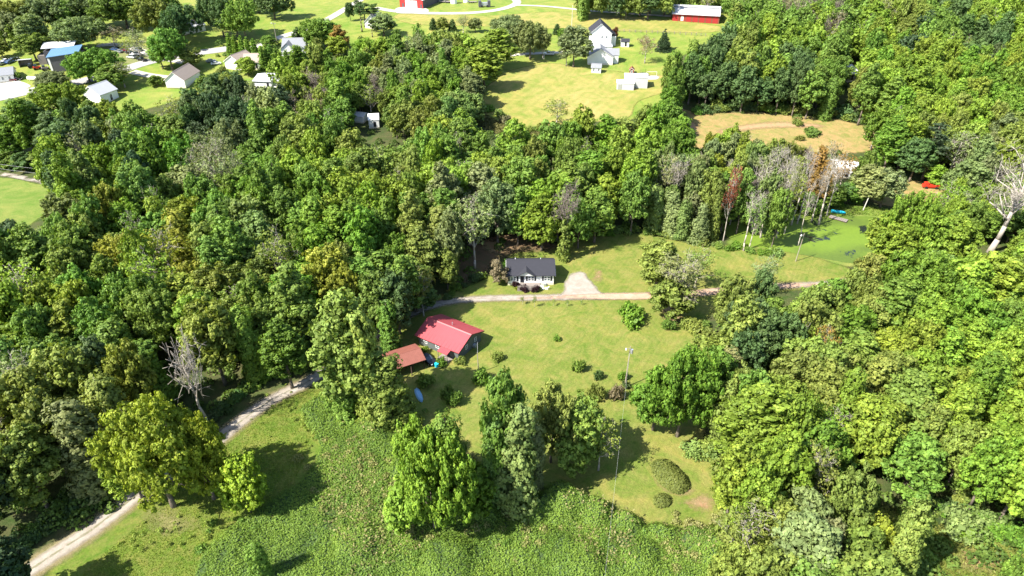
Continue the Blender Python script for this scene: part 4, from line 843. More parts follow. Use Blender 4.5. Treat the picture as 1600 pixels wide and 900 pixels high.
# ------------------------------------------------------------------ trees one can pick out in the photo
def Hs(rows):
    for r in rows: hero(*r[:6], label=r[6] if len(r) > 6 else None, **(r[7] if len(r) > 7 else {}))
Hs([
 (272,632,792,74,'sunny','Y','big yellow-green tree beside the gravel driveway, the largest at its lower end'),
 (335,655,780,48,'sunny','Y','yellow-green tree behind the big one by the driveway, dead tree at its back'),
 (222,690,778,36,'lime','b','yellow-green tree overhanging the driveway edge'),
 (392,712,800,38,'sunny','n','small yellow-green tree casting the long shadow on rough grass'),
 (325,548,668,36,'bark','w','leafless grey tree at the roadside above the big yellow-green tree'),
 (555,455,650,52,'olive','t','tall olive-green tree towering beside the rusty-roofed shed', dict(var=0)),
 (585,480,655,40,'olive','v','vine-draped tree pressed against the tall tree by the shed'),
 (612,560,660,42,'olive','v','low vine-draped tree before the rusty-roofed shed'),
 (540,545,650,34,'green','v','vine-draped tree at the foot of the tall tree'),
 (457,497,607,30,'fresh','t','slim bright green tree standing alone at the driveway bend', dict(var=1)),
 (680,672,830,62,'lime','Y','large yellow-green tree in the kudzu slope'),
 (735,735,812,40,'fresh','f','young bright green tree at the foot of the kudzu slope tree'),
 (700,648,752,46,'green','v','vine-covered mound behind the kudzu slope tree'),
 (640,760,825,40,'lime','f','low yellow-green tree at the west foot of the slope tree'),
 (412,848,905,22,'green','v','dark green vine-covered stump column on the near slope'),
 (812,632,795,44,'sage','v','pale vine-draped tree in the middle of the lawn clump', dict(var=2)),
 (772,655,785,28,'sage','v','pale vine column on the west side of the lawn clump', dict(var=1)),
 (832,655,772,26,'grey','v','pale vine column on the east side of the lawn clump', dict(var=3)),
 (786,582,770,40,'green','n','dark-topped tree rising above the pale vines on the lawn'),
 (860,602,722,38,'olive','n','thin olive tree beside the vine-draped lawn clump'),
 (905,632,726,48,'olive','n','round olive tree at the east end of the lawn clump'),
 (935,648,735,26,'olive','g','thin tree leaning from the east end of the lawn clump'),
 (1058,545,682,52,'fresh','Y','bright green round tree at the east side of the lawn'),
 (1020,580,672,36,'fresh','b','bright green tree low on the west side of the round one'),
 (1100,545,660,42,'fresh','b','green tree just behind the bright round tree'),
 (1025,376,448,36,'olive','b','olive tree on the lawn above the driveway'),
 (1055,388,492,38,'grey','g','thin grey-green tree astride the driveway'),
 (1085,384,452,26,'olive','g','sparse small tree with open branches on the lawn'),
 (1048,440,497,34,'olive','f','low bushy tree right below the driveway'),
 (1190,398,460,22,'grey','g','thin grey tree by the driveway near the pond'),
 (985,471,503,21,'fresh','h','round green bush on the lawn below the driveway'),
 (1042,496,514,11,'green','h','dark bush at the east edge of the lawn'),
 (871,522,532,6,'green','h','tiny lone bush in the middle of the lawn'),
 (904,560,580,10,'green','h','small bush west of the central pole'),
 (935,577,591,8,'dark','h','dark little bush nearest the central pole on its west'),
 (930,594,621,14,'olive','h','olive bush, largest of those by the central pole'),
 (972,577,592,8,'fresh','h','bright green bush at the foot of the central pole'),
 (977,594,605,7,'dark','h','dark low bush just below the central pole'),
 (961,596,622,12,'tan','h','brownish scrubby bush beside the central pole'),
 (778,549,561,10,'olive','h','brownish green bush on the lawn beside the red-roofed house'),
 (750,573,597,13,'green','h','bush around the foot of the short service pole'),
 (691,557,571,8,'fresh','h','leafy bright green bush at the front of the red-roofed house'),
 (664,540,551,6,'lime','h','yellow-green bush against the red-roofed house wall'),
 (664,582,604,14,'green','h','bush before the open shed'),
 (710,610,632,12,'green','h','shaded bush west of the lawn clump'),
 (700,600,620,10,'olive','h','small bush in the shade below the open shed'),
 (720,556,567,9,'olive','h','low bush under the gable of the red-roofed house'),
 (806,437,449,6,'plum','h','purple bush at the west end of the porch'),
 (820,444,455,6.8,'plum','h','purple bush in front of the porch, middle of three'),
 (837,444,455,6.8,'plum','h','purple bush at the porch stairs, east one of three'),
 (809,446,453,4,'gold','h','small yellow bush between the purple bushes'),
 (843,447,454,4,'olive','h','small bush at the east end of the porch'),
 (780,405,445,13,'tan','f','brown-leaved small tree at the west corner of the dark-roofed house'),
 (789,406,432,9,'fresh','f','green small tree behind the corner of the dark-roofed house'),
 (882,285,405,27,'bark','k','leafless vine-footed tree behind the dark-roofed house', dict(var=0)),
 (878,385,405,12,'olive','h','brushy clump at the foot of the leafless tree'),
 (816,462,476,3.5,'olive','g','sapling below the driveway, first from the west'),
 (835,461,480,4.0,'green','g','sapling below the driveway, tallest of the row'),
 (865,466,478,3.5,'olive','g','sapling below the driveway in mid-row'),
 (886,468,479,3.0,'green','g','thin sapling below the driveway near the apron'),
 (908,468,477,2.5,'green','g','sapling below the driveway, last to the east'),
 (869,152,198,21,'olive','g','small open tree at the lower edge of the yellow meadow'),
 (1036,45,79,13,'deep','s','dark conical spruce on the meadow lawn'),
 (1007,52,99,14,'tan','g','brown thin tree on the meadow lawn with shadow'),
 (896,40,105,22,'grey','b','grey-green tree beside the garage house'),
 (885,70,103,14,'grey','g','low thin tree before the garage house'),
 (881,42,75,10,'fresh','f','green small tree behind the grey-green one'),
 (870,37,53,6.5,'dark','c','dark round cedar alone on the far lawn'),
 (840,35,50,6,'dark','c','small dark cedar by the field lane'),
 (960,42,60,6,'rust','f','reddish small tree behind the two-storey house'),
 (828,33,92,28,'grey','b','large grey-green tree by the far drive'),
 (848,50,92,12,'grey','g','thin tree beside the pole on the far drive'),
 (797,22,80,27,'grey','b','greyish tree west of the far drive'),
 (775,45,110,28,'lime','t'), (757,66,142,26,'lime','t','tall yellow-green tree at the west edge of the yellow meadow', dict(var=2)),
 (677,28,46,6,'dark','c','dark cedar in the far row, first one'), (693,27,50,9,'olive','f','olive tree between the two dark cedars'), (707,30,49,7,'dark','c','dark cedar in the far row, second one'), (724,22,52,11,'grey','g','thin pale tree in the far row'), (743,27,51,10,'grey','f','rounded grey-green tree ending the far row'), (775,28,50,9,'grey','f'),
 (571,5,42,19,'dark','p','dark pine beside the far pale lane'), (585,6,44,17,'dark','p'), (548,2,33,7,'dark','f','small tree at the edge of the far pale lane'), (600,20,56,22,'grey','b'),(566,8,50,16,'dark','p'),(582,30,58,12,'dark','p'), (560,0,20,8,'dark','f'),
 (533,38,90,17,'orange','t','orange and gold autumn tree among green ones', dict(var=3)), (530,55,100,18,'gold','b'),
 (495,28,78,26,'green','b'), (512,30,80,22,'green','b'), (470,42,72,11,'dark','f'), (575,60,100,26,'lime','b'),
])
Hs([(625,425,522,34,'dark','b','dark tree west of the red-roofed house overhanging the drive'),(596,420,520,34,'green','n'),(652,432,488,28,'dark','n'),(575,400,500,34,'green','t'),(640,400,480,30,'olive','b'),(612,470,545,26,'green','v','vine-draped tree right behind the rusty-roofed shed')])
Hs([(638,398,506,27,'green','t','tall tree between the drive and the red-roofed house'),(662,415,494,22,'olive','g'),(150,156,204,16,'green','b'),(178,154,206,18,'lime','n'),(700,392,452,22,'olive','b')])
# the big trees round the far houses
Hs([
 (30,0,62,38,'olive','b'),(85,-12,50,42,'grey','o'),(58,52,95,22,'olive','b'),(60,22,80,24,'grey','b'),(130,27,80,34,'grey','o','broad grey-green tree behind the workshop'),(165,-15,45,40,'dark','o'),(200,-15,45,40,'green','b'),(12,15,75,30,'grey','b'),(5,60,90,14,'olive','f'),(40,30,75,25,'olive','b'),
 (250,-10,60,40,'olive','o'),(290,5,72,30,'dark','b','dark shady tree over the white-roofed hidden house'),(270,43,110,30,'green','b','green round tree on the lawn west of the tan-roofed house'),(222,42,95,20,'grey','g','thin tree over the parked vehicles'),(303,75,108,18,'olive','f','small olive tree above the tan-roofed house'),(350,-12,58,26,'dark','b','dark tree at the near end of the far field'),(385,-2,62,28,'green','b'),(372,15,60,20,'green','b'),(430,-18,30,28,'dark','o','dark tree casting a long shadow on the far field'),(405,-10,20,20,'dark','b'),
 (160,75,132,34,'green','b','green tree between the workshop and the short drive'),(140,85,128,22,'green','b'),(196,92,137,19,'olive','g'),(86,112,142,27,'grey','o','low spreading grey-green tree on the main road verge'),(98,130,185,33,'lime','b','bright yellow-green tree below the main road'),(45,155,205,30,'dark','b'),(308,2,50,14,'green','g'),(180,40,75,20,'tan','g'),(246,118,134,13,'green','f'),(270,-12,50,20,'green','b'),(112,0,50,26,'green','b'),(330,0,40,16,'olive','b'),(180,100,140,22,'green','b'),(205,60,90,12,'olive','g'),(30,112,124,5,'green','f','small tree beside the low white house'),
 (296,70,105,14,'grey','g'),(255,60,108,18,'green','b'),(425,70,105,10,'green','c'),(420,55,75,12,'green','b'),(388,88,118,16,'lime','b'),(325,118,150,16,'green','b'),(345,115,160,24,'dark','b'),(365,110,165,22,'dark','b'),
])
for i, (u, v) in enumerate([(362,52),(371,54),(381,56),(391,58),(401,60)]): hero(u, v, v+35, 6.5, 'fresh', 'c')
for i, (u, v) in enumerate([(421,66),(436,72),(452,78),(461,84),(474,84),(486,86),(414,72)]): hero(u, v, v+36, 8.5, 'green', 'c')
for i, (u, v, vb, r) in enumerate([(1174,240,362,17),(1198,228,350,20),(1213,252,372,14),(1236,244,352,18),(1279,228,352,19),(1247,282,384,12),(1292,262,338,13),(1162,300,392,15),(1215,225,346,17),(1245,240,350,14),(1188,275,372,13),(1268,262,345,12)]):
    hero(u, v, vb, r, 'white', 'd')
for u, v, vb, r, col, k in [(1186,262,368,20,'sage','n'),(1225,258,366,18,'olive','g'),(1150,262,366,20,'green','b'),(1205,292,388,17,'green','n'),(1170,300,390,16,'sage','g'),(1142,232,340,20,'olive','b'),(1100,262,362,22,'olive','n'),(1078,248,350,22,'sage','n'),(1112,285,374,16,'olive','v'),(1020,290,360,22,'sage','v'),(1045,300,366,22,'grey','v'),(1065,310,372,18,'sage','v'),(1090,320,380,16,'grey','v')]:
    hero(u, v, vb, r, col, k)
hero(1037, 232, 340, 24, 'grey', 'g'); hero(1052, 236, 345, 18, 'white', 'd'); hero(1130, 248, 376, 14, 'rust', 'g', 'slim tree with rust-red leaves at the wood edge by the pond'); hero(1310, 235, 300, 16, 'orange', 'g'); hero(1283, 245, 330, 12, 'orange', 'g', 'orange-tinted tree behind the algae pond')
hero(1546, 236, 394, 58, 'white', 'D', 'huge dead white tree with bare limbs, east of the pond', rz=2.1)
hero(1598, 330, 420, 16, 'white', 'd')
Hs([(1408,300,412,36,'lime','Y','yellow-green tree overhanging the east end of the pond'),(1372,330,402,26,'lime','b'),(1440,330,420,34,'lime','b'),(1475,340,430,34,'lime','b'),(1385,352,425,30,'lime','b'),(1350,260,320,30,'grey','b'),(1375,262,325,24,'grey','b'),(1330,285,318,20,'green','b'),(1300,290,325,20,'green','f'),(1262,300,335,16,'green','f'),(1320,285,318,16,'dark','f'),(1440,195,282,30,'deep','p'),(1420,215,284,24,'dark','b'),(1462,258,290,20,'lime','f','small yellow-green tree beside the red farm machine'),(1493,255,330,34,'sage','b'),
 (1410,395,520,60,'fresh','b'),(1470,400,520,50,'lime','b'),(1530,400,520,48,'lime','b'),(1370,440,550,50,'green','b'),(1440,395,480,40,'sage','b'),
 (1267,500,600,20,'orange','g','orange-tipped thin tree in the lower east woods'),(1345,808,900,26,'gold','f'),
 (30,178,255,22,'fresh','t'),(62,240,268,14,'sage','p'),(20,238,263,18,'green','f'),(40,240,265,18,'dark','f'),(82,244,272,16,'dark','f'),(5,240,262,14,'green','f')])
# colour of the woods by place (photo pixel, colour)
ANCH = """30 250 dark;35 200 fresh;100 200 dark;60 160 green;95 145 lime;150 200 grey;160 170 olive;200 170 green;220 200 green;240 160 olive;255 230 fresh;180 250 deep;130 260 lime;200 300 green;100 270 lime;110 300 sage;60 330 sage;60 370 lime;20 350 deep;20 400 green;100 350 green;150 380 olive;170 340 gold;130 410 green;240 350 green;280 350 gold;260 390 gold;290 300 gold;300 330 green;300 400 olive;340 380 green;380 350 sage;390 300 fresh;330 200 grey;360 170 deep;390 160 grey;420 170 deep;450 190 green;480 200 olive;300 160 dark;320 240 grey;400 250 green;420 290 gold;460 270 fresh;450 310 green;510 250 lime;490 350 fresh;430 350 olive;540 260 green;560 300 lime;600 240 olive;620 280 lime;650 260 olive;650 300 green;580 350 fresh;600 380 green;640 340 olive;690 260 lime;740 280 grey;760 300 grey;720 330 grey;700 360 olive;730 380 gold;680 410 dark;560 420 olive;520 430 gold;460 410 fresh;420 450 green;380 430 olive;470 450 olive;610 440 olive;600 400 lime;650 440 green;10 470 lime;40 470 lime;60 520 green;110 490 gold;140 520 gold;120 540 gold;60 580 olive;20 560 grey;100 600 olive;150 600 olive;30 640 olive;80 660 grey;140 660 grey;170 570 dark;180 470 sage;200 500 green;160 470 green;230 470 green;250 500 dark;300 450 gold;340 470 olive;370 480 olive;390 520 green;360 560 green;310 480 olive;30 750 green;100 730 grey;150 740 grey;60 800 dark;10 820 deep;490 130 olive;440 120 lime;400 130 olive;540 120 fresh;570 110 green;545 150 green;600 100 olive;640 80 grey;650 70 grey;680 90 grey;700 60 olive;620 120 grey;600 150 olive;640 140 fresh;640 170 olive;580 140 tan;660 110 fresh;690 120 fresh;700 140 lime;720 150 sage;720 90 lime;720 180 lime;740 130 grey;700 110 green;660 60 green;620 60 green;580 60 lime;480 160 tan;520 190 green;560 210 olive;620 210 green;680 220 green;730 230 green;780 240 lime;830 250 olive;870 260 green;820 220 green;770 290 green;830 300 lime;800 320 green;850 330 dark;920 230 fresh;960 220 lime;930 280 green;960 300 green;990 230 lime;1000 180 olive;960 190 fresh;1020 200 lime;1050 190 fresh;1000 260 lime;1060 260 sage;1080 290 grey;1020 310 sage;1080 330 green;1060 300 olive;1120 240 gold;1150 230 grey;1180 230 sage;1200 260 grey;1230 250 olive;1260 220 tan;1290 230 tan;1310 250 orange;1330 240 green;1360 230 green;1350 270 grey;1160 300 tan;1180 330 tan;1200 300 grey;1240 300 tan;1100 300 green;
1080 100 green;1060 140 green;1090 60 olive;1120 80 dark;1110 120 dark;1150 130 dark;1180 150 dark;1160 90 olive;1200 30 green;1220 60 lime;1240 20 green;1250 70 green;1280 20 tan;1270 60 lime;1300 60 lime;1210 100 green;1240 110 dark;1260 90 dark;1220 140 lime;1250 150 grey;1290 130 green;1290 100 green;1280 160 gold;1300 170 olive;1320 60 green;1350 50 green;1340 90 grey;1380 40 lime;1400 30 olive;1370 100 lime;1400 90 fresh;1430 80 lime;1430 60 deep;1460 60 green;1480 40 green;1500 30 dark;1540 20 lime;1580 30 lime;1550 60 dark;1590 70 lime;1560 100 fresh;1500 110 fresh;1540 110 gold;1480 90 lime;1480 130 lime;1420 160 fresh;1400 150 green;1370 140 lime;1340 150 olive;1350 190 green;1380 180 fresh;1410 190 lime;1400 220 fresh;1450 150 lime;1500 160 lime;1550 150 fresh;1590 140 fresh;1480 200 olive;1530 190 lime;1590 210 olive;1560 210 grey;1440 230 deep;1470 230 dark;1500 240 grey;1540 260 lime;1590 300 green;
1070 490 olive;1090 520 olive;1130 500 olive;1150 470 olive;1180 470 dark;1220 460 green;1200 500 dark;1250 500 dark;1280 480 olive;1160 540 dark;1120 560 grey;1150 580 olive;1200 560 olive;1250 560 olive;1270 520 gold;1310 520 olive;1340 530 olive;1350 480 fresh;1400 460 fresh;1320 460 olive;1440 470 fresh;1450 510 lime;1500 480 fresh;1560 460 green;1540 430 lime;1580 500 fresh;1500 540 lime;1480 570 lime;1540 560 fresh;1410 540 gold;1450 580 gold;1380 570 olive;1320 580 olive;1400 610 olive;1450 630 olive;1580 560 lime;1590 620 lime;1540 600 fresh;1300 620 lime;1350 640 lime;1250 640 lime;1210 640 lime;1280 660 fresh;1230 700 lime;1180 680 olive;1140 660 green;1110 700 olive;1150 720 lime;1200 740 lime;1250 750 gold;1290 740 olive;1340 720 fresh;1400 700 green;1420 730 lime;1380 760 fresh;1440 790 olive;1380 800 lime;1340 780 olive;1300 800 grey;1260 820 grey;1220 830 olive;1280 860 green;1180 820 olive;1330 850 olive;1460 760 olive;1500 740 olive;1540 700 fresh;1560 740 sage;1580 790 fresh;1540 800 sage;1590 850 green;1490 680 olive;1580 680 lime;1520 650 lime"""
AN = [(float(a), float(b), c) for a, b, c in (t.split() for t in ANCH.replace('\n', '').split(';') if t.strip())]
AXY = np.array([(a, b) for a, b, c in AN])
def near_color(u, v):
    d = (AXY[:,0]-u)**2 + ((AXY[:,1]-v)*1.3)**2; o = np.argsort(d)[:3]; r = trs.rand()
    return AN[o[0] if r < .72 else (o[1] if r < .90 else o[2])][2]
WOODS = [   # canopy outline in photo pixels, holes, mean radius, height
 ('west', [(-140,190),(20,190),(90,165),(150,178),(240,165),(330,150),(400,150),(460,165),(520,185),(545,215),(610,220),(650,205),(700,190),(750,195),(800,222),(870,215),(910,200),(960,190),(1010,165),(1050,190),(1075,225),(1030,240),(1010,290),(960,330),(905,330),(870,300),(850,335),(800,330),(760,345),(735,375),(700,400),(655,430),(600,430),(560,420),(520,440),(500,480),(440,470),(400,520),(385,560),(345,560),(320,520),(250,470),(215,500),(235,560),(215,610),(170,650),(160,700),(165,745),(110,790),(60,835),(-140,900)],
   [[(-150,258),(30,262),(100,285),(95,305),(35,350),(-150,350)], [(355,262),(372,262),(375,318),(345,318)], [(20,650),(62,645),(75,700),(45,745),(22,730)]], 5.1, 19),
 ('north', [(330,105),(395,100),(440,95),(500,72),(520,100),(560,80),(610,55),(660,52),(700,55),(745,60),(765,100),(745,140),(730,165),(690,180),(640,185),(600,172),(560,168),(500,165),(440,158),(380,150),(330,140)], [[(395,118),(440,118),(440,145),(395,145)]], 4.2, 15),
 ('upper_east', [(1160,-60),(1780,-60),(1780,250),(1640,250),(1540,255),(1450,235),(1400,225),(1390,200),(1365,185),(1320,170),(1250,165),(1180,160),(1120,165),(1070,165),(1030,140),(1045,110),(1075,85),(1110,65),(1150,30)], [[(1312,112),(1340,108),(1342,128),(1314,130)]], 4.7, 18),
 ('pond_wood', [(1080,225),(1130,215),(1200,225),(1260,212),(1330,225),(1395,225),(1400,258),(1340,262),(1295,262),(1285,285),(1250,300),(1140,310),(1060,320),(1020,330),(1000,300),(1020,250)], [], 3.4, 15),
 ('far_wood', [(900,-60),(1170,-60),(1170,2),(1140,5),(1030,0),(960,-4),(900,-8)], [], 5, 16),
 ('lower_east', [(1075,480),(1150,450),(1240,445),(1310,440),(1380,420),(1480,425),(1560,405),(1600,380),(1780,380),(1780,1000),(1560,900),(1600,850),(1500,800),(1440,800),(1420,850),(1390,900),(1340,910),(1260,900),(1180,880),(1150,860),(1140,780),(1090,720),(1120,700),(1100,640),(1110,600),(1075,560)], [[(1440,715),(1475,700),(1490,760),(1470,800),(1440,790)]], 4.5, 16),
 ('east_edge', [(1480,290),(1530,280),(1640,270),(1780,260),(1780,400),(1600,400),(1580,370),(1540,330),(1500,345)], [], 3.8, 12),
]
SPC = {'west':.58, 'upper_east':.56, 'lower_east':.50, 'north':.58}
def fill(name, poly, holes, Rm, Hm, cap=600):
    A = np.array(smooth_poly([np.array(q, float) for q in poly], True, 30)); z = Hm*.82
    lo, hi = A.min(0), A.max(0); lo, hi = np.maximum(lo, (-75, -22)), np.minimum(hi, (1675, 985)); pts = []
    rs = np.random.RandomState(len(name)*7+3); Q = rs.uniform(lo, hi, (26000, 2)); ok = inside(Q, A)
    for h in holes: ok &= ~inside(Q, np.array(h, float))
    Q = Q[ok]; W = np.array([G(u, v, z) for u, v in Q]); dp = W[:,1]*math.cos(PITCH) + (CAMH-W[:,2])*math.sin(PITCH)
    ok = rs.rand(len(Q)) < np.clip((dp/380)**3+.12, .12, 1)
    PJ = lambda x, y, zz: np.stack([800 + FOC*x/(y*math.cos(PITCH)+(CAMH-zz)*math.sin(PITCH)), 450 + FOC*(-y*math.sin(PITCH)+(CAMH-zz)*math.cos(PITCH))/(y*math.cos(PITCH)+(CAMH-zz)*math.sin(PITCH))], 1)
    F0 = PJ(W[:,0], W[:,1], W[:,2])
    for b in NOGO: ok &= ~inside(F0, np.array(b, float))
    for dx, dz in ((0,.95),(0,.55),(0,.3),(-.8,.6),(.8,.6)):
        S = PJ(W[:,0]+dx*Rm, W[:,1], W[:,2]+Hm*dz)
        for b in VIS: ok &= ~inside(S, np.array(b, float))
    for b, ym in FRONT:
        for dx, dz in ((0,1.1),(0,.8),(0,.5),(-.9,.7),(.9,.7)):
            ok &= ~(inside(PJ(W[:,0]+dx*Rm, W[:,1], W[:,2]+Hm*dz), np.array(b, float)) & (W[:,1] < ym))
    sd = np.array([-SUN_DIR.x, -SUN_DIR.y])*Hm/math.tan(SUN_EL)
    for k_ in (.45, .8, 1.0):
        S = PJ(W[:,0]+sd[0]*k_, W[:,1]+sd[1]*k_, W[:,2])
        for b in LIT: ok &= ~inside(S, np.array(b, float))
    T = np.array([(t[0], t[1], min(t[2], 6)) for t in TAKEN] + [(0, 0, 0)]*1000); nT = len(TAKEN)
    for k in np.nonzero(ok)[0]:
        p = W[k]; R = Rm*rs.uniform(.72, 1.25)
        if (((T[:nT,0]-p[0])**2 + (T[:nT,1]-p[1])**2) < (SPC.get(name, .6)*(R+T[:nT,2]))**2).any(): continue
        H = Hm*rs.uniform(.78, 1.22); TAKEN.append((p[0], p[1], R, H)); T[nT] = (p[0], p[1], R); nT += 1; pts.append((p, R, H, Q[k][0], Q[k][1]))
        if len(pts) >= cap: break
    for p, R, H, u, v in pts:
        col = near_color(u, v); r = trs.rand()
        k = 'b' if r < .29 else ('n' if r < .58 else ('t' if r < .69 else ('y' if r < .88 else ('g' if r < .95 else 'v'))))
        if col == 'gold' and trs.rand() < .6: col = 'lime'
        if col in ('deep', 'dark') and r > .8: k = 'b'
        if col == 'tan': k = 'k' if r < .55 else 'g'
        if col == 'grey' and r > .75: k = 'g'
        if name == 'pond_wood' and r < .12: k = 'd'
        if name == 'west' and u < 420 and v > 480 and .3 < r < .55: k = 'v'
        if k == 't': H *= 1.12
        if k in 'dk': H *= .9; R *= .8
        t = tree(p, k, col if k not in 'dk' else ('white' if k == 'd' else 'bark'), H, R); TREES[-1]['wood'] = name
    return len(pts)
# ground and roofs the photo shows uncovered
VIS = [[(700,480),(760,470),(870,462),(1000,462),(1010,490),(1010,560),(990,600),(985,660),(1030,690),(1060,730),(1120,770),(1110,800),(1010,800),(940,770),(960,720),(900,650),(850,600),(800,575),(760,560),(650,540),(650,500)],
 [(800,400),(880,400),(960,372),(1000,372),(990,400),(1000,440),(870,460),(700,475),(720,460),(790,440)], [(1110,395),(1240,400),(1320,425),(1290,440),(1200,440),(1110,450)], [(1220,360),(1300,325),(1370,335),(1340,400),(1270,400)],
 [(75,865),(225,764),(245,790),(160,858)], [(370,655),(430,612),(500,566),(540,543),(545,570),(480,610),(390,675)], [(150,880),(240,800),(330,830),(420,800),(480,740),(400,680),(500,620),(600,660),(640,800),(600,900),(150,900)],
 [(770,150),(810,105),(900,100),(1000,120),(1000,140),(985,165),(940,185),(860,190)], [(1150,188),(1240,196),(1368,203),(1345,224),(1150,218)], [(-20,264),(98,284),(92,296),(40,335),(-20,335)], [(1395,282),(1475,288),(1475,312),(1410,314)],
 [(-10,130),(130,120),(140,145),(0,172)], [(152,130),(190,132),(188,146),(152,146)], [(256,108),(302,108),(300,140),(256,140)], [(543,178),(600,178),(600,203),(543,200)], [(1296,258),(1340,260),(1338,278),(1296,276)], [(1312,108),(1341,106),(1341,132),(1312,132)],
 [(395,120),(440,120),(438,142),(395,142)], [(600,500),(756,500),(756,590),(640,590),(600,570)], [(785,396),(872,396),(872,450),(785,450)], [(430,66),(482,66),(482,90),(430,90)], [(345,84),(420,84),(420,112),(345,112)], [(1045,8),(1136,8),(1136,40),(1045,40)], [(1480,848),(1600,845),(1610,905),(1490,905)], [(1445,720),(1485,710),(1490,770),(1450,780)]]
FRONT = [([(1490,228),(1625,228),(1625,345),(1572,392),(1560,402),(1530,402),(1530,350),(1500,300)], G(1546,394)[1]+3), ([(1225,290),(1300,290),(1300,350),(1225,350)], 220)]
# ground that lies in full sun
LIT = [[(60,875),(160,800),(225,762),(260,790),(200,870),(120,920)], [(370,665),(440,612),(470,600),(480,615),(420,650),(380,690)], [(770,150),(830,105),(900,100),(1000,120),(985,165),(860,190)], [(700,500),(1000,480),(960,600),(800,580)], [(870,440),(960,380),(1000,440),(900,480)],[(1110,395),(1240,400),(1320,425),(1290,440),(1110,450)]]
# feet of filler trees may not stand on roads, lawns, roofs
NOGO = [[(640,480),(700,452),(790,385),(870,405),(960,366),(1090,376),(1330,418),(1345,446),(1160,462),(1110,500),(1120,620),(1110,700),(1160,770),(1150,805),(860,805),(690,720),(600,600)],
        [(60,905),(105,840),(222,775),(360,680),(515,590),(600,530),(660,600),(700,800),(560,1000),(20,990)], [(1140,372),(1200,345),(1300,322),(1390,330),(1420,400),(1340,440),(1250,410)],
        [(1050,168),(1240,185),(1375,200),(1385,230),(1240,244),(1060,232)], [(1335,268),(1400,272),(1500,288),(1500,322),(1360,318)], [(-300,264),(0,268),(105,288),(95,322),(40,365),(-300,400)],
        [(540,185),(600,185),(640,200),(630,215),(540,208)], [(1250,730),(1420,790),(1640,830),(1640,960),(1480,960),(1300,860)], [(880,30),(1130,36),(1060,110),(1050,150),(1010,165),(930,190),(800,200),(752,182),(745,140),(800,100)],
        [(430,60),(500,60),(490,95),(440,95)], [(1290,260),(1345,262),(1345,296),(1290,292)], [(1305,108),(1350,104),(1350,140),(1305,142)], [(340,82),(425,82),(425,122),(340,122)], [(250,110),(300,110),(300,148),(250,148)]]
NOGO += [[(325,700),(352,640),(440,578),(525,525),(552,555),(480,625),(380,715)], [(1095,430),(1210,425),(1210,470),(1095,490)]]
for w_ in WOODS: print(w_[0], fill(*w_))

# past about 290 of a kind the farthest, smallest ones are one mass of woodland
FARSRC = {}
def far_src(kind):
    if kind not in FARSRC:
        rs = np.random.RandomState(900+len(FARSRC)); L = lobes_round(4.6, 13.5, 2.0, 26, rs, (.24,.4), 1, .2, .15); V, F, T = clump_leaves(L, rs, sub=.8, leaf=.85, dens=.6, cover=.7, inner=.22)
        FARSRC[kind] = (V, F, T)
    return FARSRC[kind]
VV, FF, TT, off = [], [], [], 0; gone = []
for k in set(t['kind'] for t in TREES):
    ts = sorted([t for t in TREES if t['kind'] == k and t.get('wood')], key=lambda t: t['p'][1]); hn = sum(1 for t in TREES if t['kind'] == k) - len(ts)
    if KNAME[k][0] in ('large_tree', 'bare_tree'): lim = 240
    else: lim = 285
    for t in ts[max(0, lim-hn):]:
        V, F, T = far_src(trs.randint(6)); a = trs.uniform(0, 6.28); s = t['R']/4.6; h = t['H']/15.5; p = t['p']; x = (V[:,0]*math.cos(a)-V[:,1]*math.sin(a))*s + p[0]; y = (V[:,0]*math.sin(a)+V[:,1]*math.cos(a))*s + p[1]
        VV.append(np.c_[x, y, V[:,2]*h + th(p[1])]); FF.append(F+off); off += len(V)
        col = np.array(PAL.get(t['color'], PAL['olive']))*trs.uniform(.86, 1.16); TT.append(np.c_[T[:,:1], np.tile(col, (len(V),1))]); gone.append(t)
        for ch in list(t['o'].children): bpy.data.objects.remove(ch)
        bpy.data.objects.remove(t['o'])
TREES = [t for t in TREES if not any(t is g for g in gone)]
if VV:
    m, nt, bs = newmat('far_leaf'); at = N(nt, 'ShaderNodeAttribute', attribute_name='leafcol'); t_ = N(nt, 'ShaderNodeAttribute', attribute_name='tone'); hs = N(nt, 'ShaderNodeHueSaturation'); mr = N(nt, 'ShaderNodeMapRange'); mr.inputs['To Min'].default_value = .6; mr.inputs['To Max'].default_value = 1.45
    sx = N(nt, 'ShaderNodeSeparateColor'); nt.links.new(t_.outputs['Color'], sx.inputs[0]); nt.links.new(sx.outputs[0], mr.inputs[0]); nt.links.new(at.outputs['Color'], hs.inputs['Color']); nt.links.new(mr.outputs[0], hs.inputs['Value']); nt.links.new(hs.outputs[0], bs.inputs['Base Color']); bs.inputs['Roughness'].default_value = .6; bs.inputs['Specular IOR Level'].default_value = .22
    tr_ = N(nt, 'ShaderNodeBsdfTranslucent'); nt.links.new(mix(nt, 1.0, hs.outputs[0], (1.1, 1.18, .5), 'MULTIPLY'), tr_.inputs[0]); ms = N(nt, 'ShaderNodeMixShader'); ms.inputs[0].default_value = .3; nt.links.new(bs.outputs[0], ms.inputs[1]); nt.links.new(tr_.outputs[0], ms.inputs[2]); nt.links.new(ms.outputs[0], nt.nodes['Material Output'].inputs[0])
    VV = np.concatenate(VV); TT = np.concatenate(TT); me = mesh_np('far_woods', VV, np.concatenate(FF), np.c_[TT[:,0], TT[:,0]*0, TT[:,0]*0, TT[:,0]*0+1]); la = me.attributes.new('leafcol', 'FLOAT_COLOR', 'POINT'); la.data.foreach_set('color', np.c_[TT[:,1:], np.ones(len(TT))].astype(np.float32).ravel())
    tag(link('far_woods', me, None, m), 'far tree canopy filling the distant woods', kind='stuff'); print('far', len(gone), len(VV)//2)

